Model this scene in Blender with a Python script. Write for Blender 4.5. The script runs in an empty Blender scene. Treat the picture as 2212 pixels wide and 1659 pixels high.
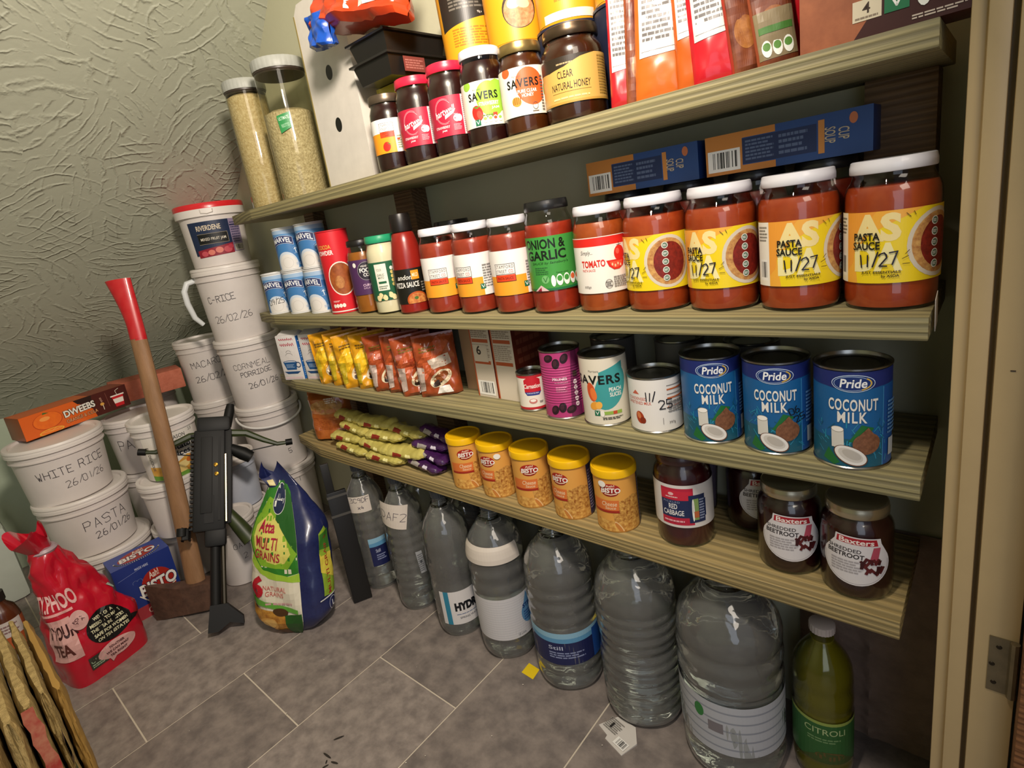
import bpy, bmesh, math, random
from math import sin, cos, pi, radians, atan2, sqrt, hypot
from mathutils import Vector as V, Matrix as M, noise as NZ
rnd = random.Random(7)
S = bpy.context.scene
C = S.collection

# ------------------------------------------------------------ camera, world, lights, exposure
CAM = V((0, -.66, .90))
cd = bpy.data.cameras.new('camera'); co = bpy.data.objects.new('camera', cd); C.objects.link(co)
cd.sensor_width = 36; cd.lens = 1206.87 / 2212 * 36
cd.shift_x = 54.05 / 2212; cd.shift_y = -49.06 / 2212
cd.clip_start = .02
yaw, pit, rol = (radians(a) for a in (134.0594, -14.6039, -9.3546))
fw = V((cos(pit) * cos(yaw), cos(pit) * sin(yaw), sin(pit)))
rt = fw.cross(V((0, 0, 1))).normalized(); up = rt.cross(fw)
r2 = rt * cos(rol) + up * sin(rol); u2 = -rt * sin(rol) + up * cos(rol)
co.matrix_world = M(((r2.x, u2.x, -fw.x, CAM.x), (r2.y, u2.y, -fw.y, CAM.y), (r2.z, u2.z, -fw.z, CAM.z), (0, 0, 0, 1)))
S.camera = co
w = bpy.data.worlds.new('world'); S.world = w; w.use_nodes = True
w.node_tree.nodes['Background'].inputs[0].default_value = (.80, .86, 1, 1)
w.node_tree.nodes['Background'].inputs[1].default_value = .16
def lamp(name, loc, to, size, power, col, size_y=None):
    l = bpy.data.lights.new(name, 'AREA'); o = bpy.data.objects.new(name, l); C.objects.link(o)
    l.size = size; l.energy = power; l.color = col
    if size_y: l.shape = 'RECTANGLE'; l.size_y = size_y
    o.location = loc; o.rotation_euler = (V(to) - V(loc)).to_track_quat('-Z', 'Y').to_euler()
lamp('cupboard_lamp', (-.20, -.42, 1.42), (-2.0, -.35, .74), .12, 19, (1, .88, .75))
lamp('hall_lamp', (1.0, -1.3, 1.9), (-.9, -.1, .5), .7, 10, (1, .88, .74))  # added warm fill, no real fitting; evens the falloff and lifts the door lining
lamp('hall_daylight', (.55, -1.50, .85), (-.3, .1, .2), .7, 4.0, (.74, .83, 1), 1.2)
vs = S.view_settings
vs.view_transform = 'Standard'; vs.look = 'None'; vs.exposure = 0; vs.gamma = 1; vs.use_curve_mapping = False
S.cycles.max_bounces = 10; S.cycles.transparent_max_bounces = 16; S.cycles.transmission_bounces = 8
S.cycles.diffuse_bounces = 4; S.cycles.glossy_bounces = 4
S.cycles.caustics_refractive = False; S.cycles.caustics_reflective = False
S.cycles.sample_clamp_indirect = 4

# ------------------------------------------------------------ materials
def lin(h):
    v = [int(h[i:i + 2], 16) / 255 for i in (0, 2, 4)]
    return tuple(x / 12.92 if x <= .04045 else ((x + .055) / 1.055) ** 2.4 for x in v) + (1,)
MATS = {}
def mat(h, rough=.5, metal=0, n=0, ns=40, bump=0, bs=60, coat=0, n2=None, sss=0, stretch=None, spec=.5):
    """plain surface of colour h; n mixes in noise (towards n2), bump adds relief"""
    k = (h, rough, metal, n, ns, bump, bs, coat, n2, sss, stretch, spec)
    if k in MATS: return MATS[k]
    m = bpy.data.materials.new('m_' + h); m.use_nodes = True; t = m.node_tree; N = t.nodes; L = t.links
    b = N['Principled BSDF']; I = b.inputs
    I['Base Color'].default_value = lin(h); I['Roughness'].default_value = rough; I['Metallic'].default_value = metal
    I['Coat Weight'].default_value = coat; I['Coat Roughness'].default_value = .06; I['Specular IOR Level'].default_value = spec
    if sss: I['Subsurface Weight'].default_value = sss; I['Subsurface Radius'].default_value = (.01, .008, .006)
    if n or bump:
        tc = N.new('ShaderNodeTexCoord'); mp = N.new('ShaderNodeMapping'); L.new(tc.outputs['Object'], mp.inputs[0])
        if stretch: mp.inputs['Scale'].default_value = stretch
    if n:
        x = N.new('ShaderNodeTexNoise'); x.inputs['Scale'].default_value = ns; x.inputs['Detail'].default_value = 6; x.inputs['Roughness'].default_value = .6
        L.new(mp.outputs[0], x.inputs[0])
        r = N.new('ShaderNodeMapRange'); r.inputs[1].default_value = .35; r.inputs[2].default_value = .65; r.inputs[4].default_value = n
        L.new(x.outputs[0], r.inputs[0])
        mx = N.new('ShaderNodeMix'); mx.data_type = 'RGBA'; L.new(r.outputs[0], mx.inputs[0])
        mx.inputs[6].default_value = lin(h); c = lin(n2) if n2 else tuple(q * .45 for q in lin(h)[:3]) + (1,)
        mx.inputs[7].default_value = c; L.new(mx.outputs[2], I['Base Color'])
    if bump:
        y = N.new('ShaderNodeTexNoise'); y.inputs['Scale'].default_value = bs; y.inputs['Detail'].default_value = 4
        L.new(mp.outputs[0], y.inputs[0])
        q = N.new('ShaderNodeBump'); q.inputs['Strength'].default_value = bump; q.inputs['Distance'].default_value = .004
        L.new(y.outputs[0], q.inputs['Height']); L.new(q.outputs[0], I['Normal'])
    MATS[k] = m; return m
def pr(h): return mat(h, .42)                                   # printed ink / paper
def thin(tint='ffffff', rough=.03, refl=1.0, bump=0, bs=40, key='glass', haze=0):
    """thin clear wall (glass, PET): see-through with a mirror sheen that grows at grazing angles"""
    k = (key, tint, rough, refl, bump, bs)
    if k in MATS: return MATS[k]
    m = bpy.data.materials.new('m_' + key); m.use_nodes = True; t = m.node_tree; N = t.nodes; L = t.links
    N.remove(N['Principled BSDF']); o = N['Material Output']
    a = N.new('ShaderNodeBsdfTransparent'); a.inputs[0].default_value = lin(tint)
    g = N.new('ShaderNodeBsdfGlossy'); g.inputs['Roughness'].default_value = rough
    f = N.new('ShaderNodeLayerWeight'); f.inputs[0].default_value = .5; pw = N.new('ShaderNodeMath'); pw.operation = 'POWER'; pw.inputs[1].default_value = 4
    mu = N.new('ShaderNodeMath'); mu.operation = 'MULTIPLY_ADD'; mu.inputs[1].default_value = refl * .8; mu.inputs[2].default_value = .045 * refl; mu.use_clamp = True
    x = N.new('ShaderNodeMixShader'); L.new(f.outputs['Facing'], pw.inputs[0]); L.new(pw.outputs[0], mu.inputs[0]); L.new(mu.outputs[0], x.inputs[0])
    L.new(g.outputs[0], x.inputs[2]); L.new(x.outputs[0], o.inputs[0]); base = a
    if haze:                                                    # pale diffuse mixed in to lighten clear plastic, in place of reflected light
        d = N.new('ShaderNodeBsdfDiffuse'); d.inputs[0].default_value = (.8, .8, .78, 1); base = N.new('ShaderNodeMixShader'); base.inputs[0].default_value = haze
        L.new(a.outputs[0], base.inputs[1]); L.new(d.outputs[0], base.inputs[2])
    L.new(base.outputs[0], x.inputs[1])
    if bump:
        tc = N.new('ShaderNodeTexCoord'); y = N.new('ShaderNodeTexNoise'); y.inputs['Scale'].default_value = bs; L.new(tc.outputs['Object'], y.inputs[0])
        q = N.new('ShaderNodeBump'); q.inputs['Strength'].default_value = bump; q.inputs['Distance'].default_value = .01
        L.new(y.outputs[0], q.inputs['Height']); L.new(q.outputs[0], g.inputs['Normal']); L.new(q.outputs[0], f.inputs['Normal'])
    MATS[k] = m; return m
def water(tint='eef4ee', ior=1.33):
    k = ('water', tint, ior)
    if k in MATS: return MATS[k]
    m = bpy.data.materials.new('m_water'); m.use_nodes = True; t = m.node_tree; N = t.nodes; L = t.links
    b = N['Principled BSDF']; I = b.inputs
    I['Base Color'].default_value = lin(tint); I['Roughness'].default_value = .0; I['Transmission Weight'].default_value = 1; I['IOR'].default_value = ior
    tc = N.new('ShaderNodeTexCoord'); y = N.new('ShaderNodeTexNoise'); y.inputs['Scale'].default_value = 22; y.inputs['Detail'].default_value = 2; L.new(tc.outputs['Object'], y.inputs[0])
    q = N.new('ShaderNodeBump'); q.inputs['Strength'].default_value = .35; q.inputs['Distance'].default_value = .01
    L.new(y.outputs[0], q.inputs['Height']); L.new(q.outputs[0], I['Normal'])
    MATS[k] = m; return m

# ------------------------------------------------------------ mesh builder
class MB:
    def __init__(s): s.v = []; s.f = []; s.m = []; s.sm = []; s.mats = []
    def mi(s, m):
        if isinstance(m, str): m = mat(m)
        if m not in s.mats: s.mats.append(m)
        return s.mats.index(m)
    def add(s, vs, fs, m, smooth=False, T=None):
        b = len(s.v); i = s.mi(m)
        s.v += [tuple(T @ V(p)) if T else tuple(p) for p in vs]
        for f in fs: s.f.append(tuple(b + k for k in f)); s.m.append(i); s.sm.append(smooth)
        return s
    def box(s, lo, hi, m, T=None, b=0):
        if b:
            bm = bmesh.new(); bmesh.ops.create_cube(bm, size=1)
            for q in bm.verts: q.co = V([lo[i] + (q.co[i] + .5) * (hi[i] - lo[i]) for i in range(3)])
            bmesh.ops.bevel(bm, geom=bm.edges[:], offset=b, segments=2, affect='EDGES', profile=.6)
            bm.verts.index_update(); s.add([q.co[:] for q in bm.verts], [[q.index for q in f.verts] for f in bm.faces], m, True, T); bm.free(); return s
        (a, c, e), (g, h, k) = lo, hi
        return s.add([(a, c, e), (g, c, e), (g, h, e), (a, h, e), (a, c, k), (g, c, k), (g, h, k), (a, h, k)],
              [(0, 3, 2, 1), (4, 5, 6, 7), (0, 1, 5, 4), (1, 2, 6, 5), (2, 3, 7, 6), (3, 0, 4, 7)], m, False, T)
    def lathe(s, prof, m, n=40, T=None, wob=None):
        """profile of (r, z) from the bottom up, turned about z"""
        vs, fs = [], []
        for r, z in prof:
            for k in range(n):
                a = 2 * pi * k / n; q = r * (wob(a, z) if wob else 1)
                vs.append((q * cos(a), q * sin(a), z))
        for i in range(len(prof) - 1):
            for k in range(n): fs.append((i * n + k, i * n + (k + 1) % n, (i + 1) * n + (k + 1) % n, (i + 1) * n + k))
        if prof[0][0] > 1e-6: fs.append(tuple(range(n))[::-1])
        if prof[-1][0] > 1e-6: fs.append(tuple((len(prof) - 1) * n + k for k in range(n)))
        return s.add(vs, fs, m, True, T)
    def tube(s, pts, r, m, n=8, T=None):
        pts = [V(p) for p in pts]; rs = r if isinstance(r, (list, tuple)) else [r] * len(pts); vs, fs = [], []; x = None
        for i, p in enumerate(pts):
            d = (pts[min(i + 1, len(pts) - 1)] - pts[max(i - 1, 0)]).normalized()
            if x is None: x = d.orthogonal().normalized()
            x = (x - d * x.dot(d)).normalized(); y = d.cross(x)
            for k in range(n): vs.append(p + (x * cos(2 * pi * k / n) + y * sin(2 * pi * k / n)) * rs[i])
        for i in range(len(pts) - 1):
            for k in range(n): fs.append((i * n + k, i * n + (k + 1) % n, (i + 1) * n + (k + 1) % n, (i + 1) * n + k))
        fs += [tuple(range(n))[::-1], tuple((len(pts) - 1) * n + k for k in range(n))]
        return s.add(vs, fs, m, True, T)
    def prism(s, poly, y0, y1, m, T=None):
        """polygon in x,z pushed from y0 to y1"""
        n = len(poly); vs = [(x, y0, z) for x, z in poly] + [(x, y1, z) for x, z in poly]
        return s.add(vs, [tuple(range(n)), tuple(range(2 * n - 1, n - 1, -1))] + [(i, i + n, (i + 1) % n + n, (i + 1) % n) for i in range(n)], m, False, T)
    def grid(s, f, nu, nv, m, T=None, smooth=True):
        vs = [f(i / nu, j / nv) for j in range(nv + 1) for i in range(nu + 1)]; W = nu + 1
        return s.add(vs, [(j * W + i, j * W + i + 1, (j + 1) * W + i + 1, (j + 1) * W + i) for j in range(nv) for i in range(nu)], m, smooth, T)
    def build(s, name, parent=None, loc=None, rz=None, sharp=40):
        me = bpy.data.meshes.new(name); me.from_pydata(s.v, [], s.f)
        for m in s.mats: me.materials.append(m)
        for p, i, q in zip(me.polygons, s.m, s.sm): p.material_index = i; p.use_smooth = q
        me.update()
        if any(s.sm): me.set_sharp_from_angle(angle=radians(sharp))
        o = bpy.data.objects.new(name, me); C.objects.link(o)
        if parent: o.parent = parent
        if loc is not None: o.location = loc
        if rz is not None: o.rotation_euler = (0, 0, rz)
        return o
def thing(name, label, cat, loc=(0, 0, 0), rz=0, group=None):
    o = bpy.data.objects.new(name, None); C.objects.link(o); o.empty_display_size = .02
    o.location = loc; o.rotation_euler = (0, 0, rz); o['label'] = label; o['category'] = cat
    if group: o['group'] = group
    return o
def tag(o, label, cat, group=None):
    o['label'] = label; o['category'] = cat
    if group: o['group'] = group
    return o
def struct(o): o['kind'] = 'structure'; return o
def dup(root, loc, rz, label, group=None):
    r = root.copy(); C.objects.link(r); r.location = loc; r.rotation_euler = (root.rotation_euler.x, root.rotation_euler.y, rz)
    r['label'] = label
    if group: r['group'] = group
    for ch in list(root.children):
        c = ch.copy(); C.objects.link(c); c.parent = r
        for g in ch.children: d = g.copy(); C.objects.link(d); d.parent = c
    return r
def face(x, y, off=0): return atan2(CAM.y - y, CAM.x - x) + pi / 2 + radians(off)

# ------------------------------------------------------------ printing: flat artwork laid on a surface
def STROKES():
    D = {}
    for e in ("A:00,26,40|12,32",
      "B:00,06,26,35,34,23,03|23,42,41,20,00", "C:45,36,16,05,01,10,30,41", "D:00,06,26,44,42,20,00", "E:46,06,00,40|03,33", "F:46,06,00|03,33",
      "G:45,36,16,05,01,10,30,41,43,23", "H:06,00|46,40|03,43", "I:06,46|26,20|00,40", "J:46,41,30,10,01", "K:06,00|46,03,40", "L:06,00,40", "M:00,06,23,46,40",
      "N:00,06,40,46", "O:16,05,01,10,30,41,45,36,16", "P:00,06,36,45,44,33,03", "Q:16,05,01,10,30,41,45,36,16|22,40", "R:00,06,36,45,44,33,03|23,40",
      "S:45,36,16,05,04,13,33,42,41,30,10,01", "T:06,46|26,20", "U:06,01,10,30,41,46", "V:06,20,46", "W:06,10,23,30,46", "X:06,40|46,00", "Y:06,23,46|23,20", "Z:06,46,00,40",
      "0:16,05,01,10,30,41,45,36,16", "1:26,20", "2:05,16,36,45,44,00,40", "3:06,36,45,34,13|33,42,41,30,00", "4:26,02,42|34,30", "5:46,06,03,33,42,41,30,00",
      "6:36,15,01,10,30,41,42,33,13,02", "7:06,46,10", "8:13,04,05,16,36,45,44,33,13,02,01,10,30,41,42,33", "9:43,14,05,16,36,45,43,30", "/:47,00",
      "-:03,33", "x:04,40|44,00", "a:33,13,02,01,10,30,43,40"):
        k, v = e[0], e[2:]
        D[k] = [[(int(p[0]), int(p[1])) for p in l.split(',')] for l in v.split('|')]
    return D
STROKE = STROKES()
TXT = {}
def glyphs(s, b=0, sh=0, sp=1, ls=.9):
    k = (s, b, sh, sp, ls)
    if k not in TXT:
        cu = bpy.data.curves.new('t', 'FONT'); cu.body = s; cu.offset = b; cu.shear = sh; cu.resolution_u = 3; cu.space_character = sp; cu.space_line = ls
        cu.align_x = 'CENTER'
        ob = bpy.data.objects.new('t', cu); me = ob.to_mesh()
        vs = [(q.co.x, q.co.y) for q in me.vertices]; fs = [tuple(p.vertices) for p in me.polygons]
        ob.to_mesh_clear(); bpy.data.objects.remove(ob); bpy.data.curves.remove(cu)
        x0 = min(p[0] for p in vs); x1 = max(p[0] for p in vs); y0 = min(p[1] for p in vs); y1 = max(p[1] for p in vs)
        TXT[k] = ([((x - x0) / (x1 - x0), (y - y0) / max(y1 - y0, 1e-6)) for x, y in vs], fs)
    return TXT[k]
class Art:
    """artwork in (u, v) metres; f(u, v, lift) lays it on the thing"""
    def __init__(s, f, du=.0025, lift=.0002, step=.00005, dv=None):
        s.f = f; s.du = du; s.dv = dv; s.o = lift; s.st = step; s.mb = MB(); s.clip = (None, None, None, None)
    def put(s, vs, fs, m):
        if isinstance(m, str): m = pr(m)
        bm = bmesh.new(); bv = [bm.verts.new((p[0], p[1], 0)) for p in vs]
        for f in fs:
            try: bm.faces.new([bv[i] for i in f])
            except ValueError: pass
        for ax, d in ((0, s.du), (1, s.dv)):
            if not d: continue
            a = min(p[ax] for p in vs); b = max(p[ax] for p in vs)
            for i in range(int(math.floor(a / d)) + 1, int(math.ceil(b / d))):
                c = V((0, 0, 0)); c[ax] = d * i; nn = V((0, 0, 0)); nn[ax] = 1
                bmesh.ops.bisect_plane(bm, geom=bm.verts[:] + bm.edges[:] + bm.faces[:], plane_co=c, plane_no=nn, dist=1e-7)
        for i, c in enumerate(s.clip):
            if c is None: continue
            ax = i % 2; lo = i < 2
            if (min if lo else max)(p[ax] for p in vs) * (1 if lo else -1) >= c * (1 if lo else -1) - 1e-9: continue
            q = V((0, 0, 0)); q[ax] = c; nn = V((0, 0, 0)); nn[ax] = -1 if lo else 1
            bmesh.ops.bisect_plane(bm, geom=bm.verts[:] + bm.edges[:] + bm.faces[:], plane_co=q, plane_no=nn, dist=1e-7, clear_outer=True)
        if not bm.faces: bm.free(); return s
        bm.normal_update(); bm.verts.index_update(); o = s.o; s.o += s.st
        s.mb.add([s.f(q.co.x, q.co.y, o) for q in bm.verts], [[q.index for q in (f.verts if f.normal.z > 0 else list(f.verts)[::-1])] for f in bm.faces], m)
        bm.free(); return s
    def r(s, a, b, c, d, m): return s.put([(a, b), (c, b), (c, d), (a, d)], [(0, 1, 2, 3)], m)
    def p(s, pts, m): return s.put(pts, [tuple(range(len(pts)))], m)
    def e(s, cu, cv, ru, rv, m, rot=0, n=28, a0=0, a1=360):
        c, q = cos(radians(rot)), sin(radians(rot)); pts = []
        k = n if a1 - a0 < 360 else n - 1
        for i in range(n):
            t = radians(a0 + (a1 - a0) * i / k) if a1 - a0 < 360 else 2 * pi * i / n
            x, y = ru * cos(t), rv * sin(t); pts.append((cu + x * c - y * q, cv + x * q + y * c))
        return s.p(pts, m)
    def l(s, pts, w, m):
        vs, fs = [], []
        for (x0, y0), (x1, y1) in zip(pts, pts[1:]):
            d = hypot(x1 - x0, y1 - y0) or 1e-9; nx, ny = -(y1 - y0) / d * w / 2, (x1 - x0) / d * w / 2; ex, ey = (x1 - x0) / d * w * .4, (y1 - y0) / d * w * .4
            b = len(vs); vs += [(x0 - nx - ex, y0 - ny - ey), (x1 - nx + ex, y1 - ny + ey), (x1 + nx + ex, y1 + ny + ey), (x0 + nx - ex, y0 + ny - ey)]; fs.append((b, b + 1, b + 2, b + 3))
        return s.put(vs, fs, m)
    def ring(s, cu, cv, ru, rv, w, m, a0=0, a1=360, n=30):
        return s.l([(cu + ru * cos(radians(a0 + (a1 - a0) * i / n)), cv + rv * sin(radians(a0 + (a1 - a0) * i / n))) for i in range(n + 1)], w, m)
    def t(s, txt, a, b, c, d, m, bold=.012, sh=0, rot=0, arc=0, sp=1, ls=.9):
        vs, fs = glyphs(txt, bold, sh, sp, ls); q, k = cos(radians(rot)), sin(radians(rot)); cu, cv = (a + c) / 2, (b + d) / 2; out = []
        for x, y in vs:
            x = (x - .5) * (c - a); y = (y - .5) * (d - b) - arc * x * x
            out.append((cu + x * q - y * k, cv + x * k + y * q))
        return s.put(out, fs, m)
    def h(s, txt, a, b, size, m='17161c', w=.0009, rot=0, wide=.62, seed=3):
        """felt pen writing"""
        R = random.Random(seed); q, k = cos(radians(rot)), sin(radians(rot)); x0 = 0
        for ch in txt:
            for ln in STROKE.get(ch, []):
                pts = []
                for x, y in ln:
                    x = x0 + x / 4 * size * wide + R.uniform(-.06, .06) * size; y = y / 6 * size + R.uniform(-.05, .05) * size
                    pts.append((a + x * q - y * k, b + x * k + y * q))
                s.l(pts, w, m); s.o -= s.st
            x0 += size * wide * (1.35 if ch not in ' 1/' else .95)
        s.o += s.st; return s
    def fine(s, a, b, c, d, n, m, k=.55, seed=1):
        """lines of fine print too small to read"""
        R = random.Random(seed); vs, fs = [], []
        for i in range(n):
            y = d - (d - b) * (i + .5) / n; hh = (d - b) / n * k / 2; x = a
            e = c - (c - a) * R.uniform(0, .25)
            while x < e:
                x2 = min(e, x + (c - a) * R.uniform(.08, .22)); q = len(vs)
                vs += [(x, y - hh), (x2, y - hh), (x2, y + hh), (x, y + hh)]; fs.append((q, q + 1, q + 2, q + 3)); x = x2 + (c - a) * .025
        return s.put(vs, fs, m)
    def bars(s, a, b, c, d, m='222222', bg='f2f0ea', seed=2, n=19, vert=True):
        s.r(a, b, c, d, bg); R = random.Random(seed); vs, fs = [], []; p = (c - a) * .07; x = a + p; st = (c - a - 2 * p) / n
        for i in range(n):
            if R.random() < .72:
                ww = st * R.choice((.4, .6, .9)); q = len(vs); vs += [(x, b + (d - b) * .15), (x + ww, b + (d - b) * .15), (x + ww, d - (d - b) * .1), (x, d - (d - b) * .1)]; fs.append((q, q + 1, q + 2, q + 3))
            x += st
        return s.put(vs, fs, m)
    def veg(s, a, b, w_, c='1f6b4a'):                             # green square with a V
        s.r(a, b, a + w_, b + w_, c); return s.l([(a + w_ * .22, b + w_ * .8), (a + w_ * .5, b + w_ * .25), (a + w_ * .8, b + w_ * .85)], w_ * .1, 'f4f4ee')
    def loz(s, a, b, n, w_, hh, cols, bg='eef0e6'):               # row of nutrition lozenges
        for i in range(n):
            s.e(a + w_ * (i + .5), b + hh / 2, w_ * .46, hh / 2, bg, n=16); s.o -= s.st
        s.o += s.st
        for i in range(n):
            s.e(a + w_ * (i + .5), b + hh * .62, w_ * .36, hh * .25, cols[i % len(cols)], n=12); s.o -= s.st
        s.o += s.st; return s
    def build(s, parent, name='label'): return s.mb.build(name, parent)
def cyl(r, z0=0, rz=None):
    def f(u, v, o):
        a = u / r; q = (rz(v) if rz else r) + o; return (q * sin(a), -q * cos(a), z0 + v)
    return f
def flat(o, x, y):
    o, x, y = V(o), V(x).normalized(), V(y).normalized(); n = x.cross(y)
    return lambda u, v, k: tuple(o + x * u + y * v + n * k)
# ------------------------------------------------------------ the cupboard under the stairs
def artex():
    m = bpy.data.materials.new('m_artex'); m.use_nodes = True; t = m.node_tree; N = t.nodes; L = t.links; b = N['Principled BSDF']
    b.inputs['Base Color'].default_value = lin('adaf9c'); b.inputs['Roughness'].default_value = .6
    tc = N.new('ShaderNodeTexCoord')
    def fan(scale, freq, seed):
        mp = N.new('ShaderNodeMapping'); mp.inputs['Location'].default_value = (seed, seed * .7, seed * .3); L.new(tc.outputs['Object'], mp.inputs[0])
        def vm(op, a, b=None, sc=None):
            q = N.new('ShaderNodeVectorMath'); q.operation = op; L.new(a, q.inputs[0])
            if b is not None: L.new(b, q.inputs[1])
            if sc is not None: q.inputs['Scale'].default_value = sc
            return q
        def mt(op, a, b=0, c=None):
            q = N.new('ShaderNodeMath'); q.operation = op; L.new(a, q.inputs[0])
            if isinstance(b, (int, float)): q.inputs[1].default_value = b
            else: L.new(b, q.inputs[1])
            return q
        nz = N.new('ShaderNodeTexNoise'); nz.inputs['Scale'].default_value = 9; nz.inputs['Detail'].default_value = 5; L.new(mp.outputs[0], nz.inputs[0])
        p = vm('ADD', mp.outputs[0], vm('SCALE', nz.outputs['Color'], sc=.055).outputs[0])
        v = N.new('ShaderNodeTexVoronoi'); v.inputs['Scale'].default_value = scale; L.new(p.outputs[0], v.inputs[0])
        wn = N.new('ShaderNodeTexWhiteNoise'); wn.noise_dimensions = '3D'; L.new(v.outputs['Color'], wn.inputs[0])
        of = vm('SCALE', vm('SUBTRACT', wn.outputs['Color'], None).outputs[0], sc=1); of.inputs['Scale'].default_value = .55; of.inputs[0].links[0].from_node.inputs[1].default_value = (.5, .5, .5)
        rel = vm('SUBTRACT', p.outputs[0], v.outputs['Position']); ln = N.new('ShaderNodeVectorMath'); ln.operation = 'LENGTH'; L.new(vm('ADD', rel.outputs[0], of.outputs[0]).outputs[0], ln.inputs[0])
        sn = mt('SINE', mt('MULTIPLY', ln.outputs['Value'], freq).outputs[0]); pw = mt('POWER', mt('MAXIMUM', sn.outputs[0], 0).outputs[0], 5)
        n2 = N.new('ShaderNodeTexNoise'); n2.inputs['Scale'].default_value = 13; n2.inputs['Detail'].default_value = 4; n2.inputs['Roughness'].default_value = .65; L.new(mp.outputs[0], n2.inputs[0])
        r = N.new('ShaderNodeMapRange'); r.inputs[1].default_value = .42; r.inputs[2].default_value = .62; L.new(n2.outputs[0], r.inputs[0])
        return mt('MULTIPLY', pw.outputs[0], r.outputs[0])
    f1, f2 = fan(6.0, 230, .3), fan(8.5, 300, 3.1)
    ad = N.new('ShaderNodeMath'); L.new(f1.outputs[0], ad.inputs[0]); L.new(f2.outputs[0], ad.inputs[1])
    n3 = N.new('ShaderNodeTexNoise'); n3.inputs['Scale'].default_value = 60; n3.inputs['Detail'].default_value = 5; L.new(tc.outputs['Object'], n3.inputs[0])
    m3 = N.new('ShaderNodeMath'); m3.operation = 'MULTIPLY_ADD'; m3.inputs[1].default_value = .30; L.new(n3.outputs[0], m3.inputs[0]); L.new(ad.outputs[0], m3.inputs[2])
    q = N.new('ShaderNodeBump'); q.inputs['Strength'].default_value = .55; q.inputs['Distance'].default_value = .0045
    L.new(m3.outputs[0], q.inputs['Height']); L.new(q.outputs[0], b.inputs['Normal'])
    return m
def wood(h1, h2, h3, sc=1):
    m = bpy.data.materials.new('m_wood'); m.use_nodes = True; t = m.node_tree; N = t.nodes; L = t.links; b = N['Principled BSDF']; b.inputs['Roughness'].default_value = .62
    tc = N.new('ShaderNodeTexCoord'); mp = N.new('ShaderNodeMapping'); mp.inputs['Scale'].default_value = (3.5 * sc, 60 * sc, 70 * sc); L.new(tc.outputs['Object'], mp.inputs[0])
    n = N.new('ShaderNodeTexNoise'); n.inputs['Scale'].default_value = 3; n.inputs['Detail'].default_value = 5; n.inputs['Distortion'].default_value = .5; L.new(mp.outputs[0], n.inputs[0])
    wv = N.new('ShaderNodeTexWave'); wv.bands_direction = 'Z'; wv.inputs['Scale'].default_value = 2.0; wv.inputs['Distortion'].default_value = 7; wv.inputs['Detail'].default_value = 4; wv.inputs['Detail Scale'].default_value = 1.2; wv.inputs['Detail Roughness'].default_value = .65
    mp2 = N.new('ShaderNodeMapping'); mp2.inputs['Rotation'].default_value = (.62, 0, .012); mp2.inputs['Scale'].default_value = (.55 * sc, 17 * sc, 24 * sc); L.new(tc.outputs['Object'], mp2.inputs[0]); L.new(mp2.outputs[0], wv.inputs[0])
    cr = N.new('ShaderNodeValToRGB'); e = cr.color_ramp.elements; e[0].position = .0; e[0].color = lin(h1); e[1].position = 1; e[1].color = lin(h2); L.new(wv.outputs[0], cr.inputs[0])
    mx = N.new('ShaderNodeMix'); mx.data_type = 'RGBA'; r = N.new('ShaderNodeMapRange'); r.inputs[1].default_value = .45; r.inputs[2].default_value = .75; r.inputs[4].default_value = .7
    L.new(n.outputs[0], r.inputs[0]); L.new(r.outputs[0], mx.inputs[0]); L.new(cr.outputs[0], mx.inputs[6]); mx.inputs[7].default_value = lin(h3); L.new(mx.outputs[2], b.inputs['Base Color'])
    q = N.new('ShaderNodeBump'); q.inputs['Strength'].default_value = .4; q.inputs['Distance'].default_value = .002; L.new(wv.outputs[0], q.inputs['Height']); L.new(q.outputs[0], b.inputs['Normal'])
    return m
FAR = -2.40
def slope(x): return 1.486 + .95 * (x + 1.37)
wall_green = mat('b4c0a8', .6, n=.12, ns=6, bump=.15, bs=120)
paint = mat('c4ab7e', .42, n=.10, ns=14, bump=.05, bs=30)
# floor: grey vinyl tiles with pale joints
fl = MB(); fl.box((-2.5, -1.6, -.05), (1.9, .3, -.0012), mat('cfc4b2', .7))
tile = [mat('736a66', .45, n=.85, ns=30, n2='9c9189', bump=.12, bs=150), mat('6c6460', .45, n=.85, ns=24, n2='958a82', bump=.12, bs=150), mat('7a716c', .45, n=.85, ns=36, n2='a0958d', bump=.12, bs=150)]
offs = {-5: -.30, -4: -.353, -3: -.552, -2: -.350, -1: -.146, 0: -.43, 1: -.25, 2: -.1}
for k in range(-8, 9):
    x0 = -.7315 + .2387 * (k); o = offs.get(k, -.2 * (k % 3)); y = o - .61 * 3
    while y < .3:
        a, b = max(y, -1.6), min(y + .61, .3)
        if b > a + .01: fl.box((max(x0, -2.5) + .0016, a + .0016, -.0012), (x0 + .2387 - .0016, b - .0016, 0), tile[(k * 7 + int(y * 13)) % 3])
        y += .61
ar = Art(flat((0, 0, 0), (1, 0, 0), (0, 1, 0)), None, .0003, .0001)
for px, py, a, b, rr in ((-.875, -.318, .010, .0022, 60), (-.862, -.352, .011, .002, 5), (-.838, -.352, .008, .002, 20), (-.846, -.366, .006, .0018, 70), (-.852, -.36, .004, .0015, 130)):
    ar.e(px, py, a, b, '2c2724', rr)
for i in range(26): ar.e(rnd.uniform(-1.3, -.3), rnd.uniform(-.55, -.03), *([rnd.uniform(.0006, .0014)] * 2), 'cfc6b8', n=8)
fl.add(ar.mb.v, ar.mb.f, '2c2724'); nb = len(ar.mb.f)
i0 = fl.mi(pr('2c2724')); i1 = fl.mi(pr('cfc6b8'))
for j in range(nb): fl.m[len(fl.m) - nb + j] = (i0, i1)[ar.mb.m[j]]
struct(fl.build('floor'))
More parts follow.
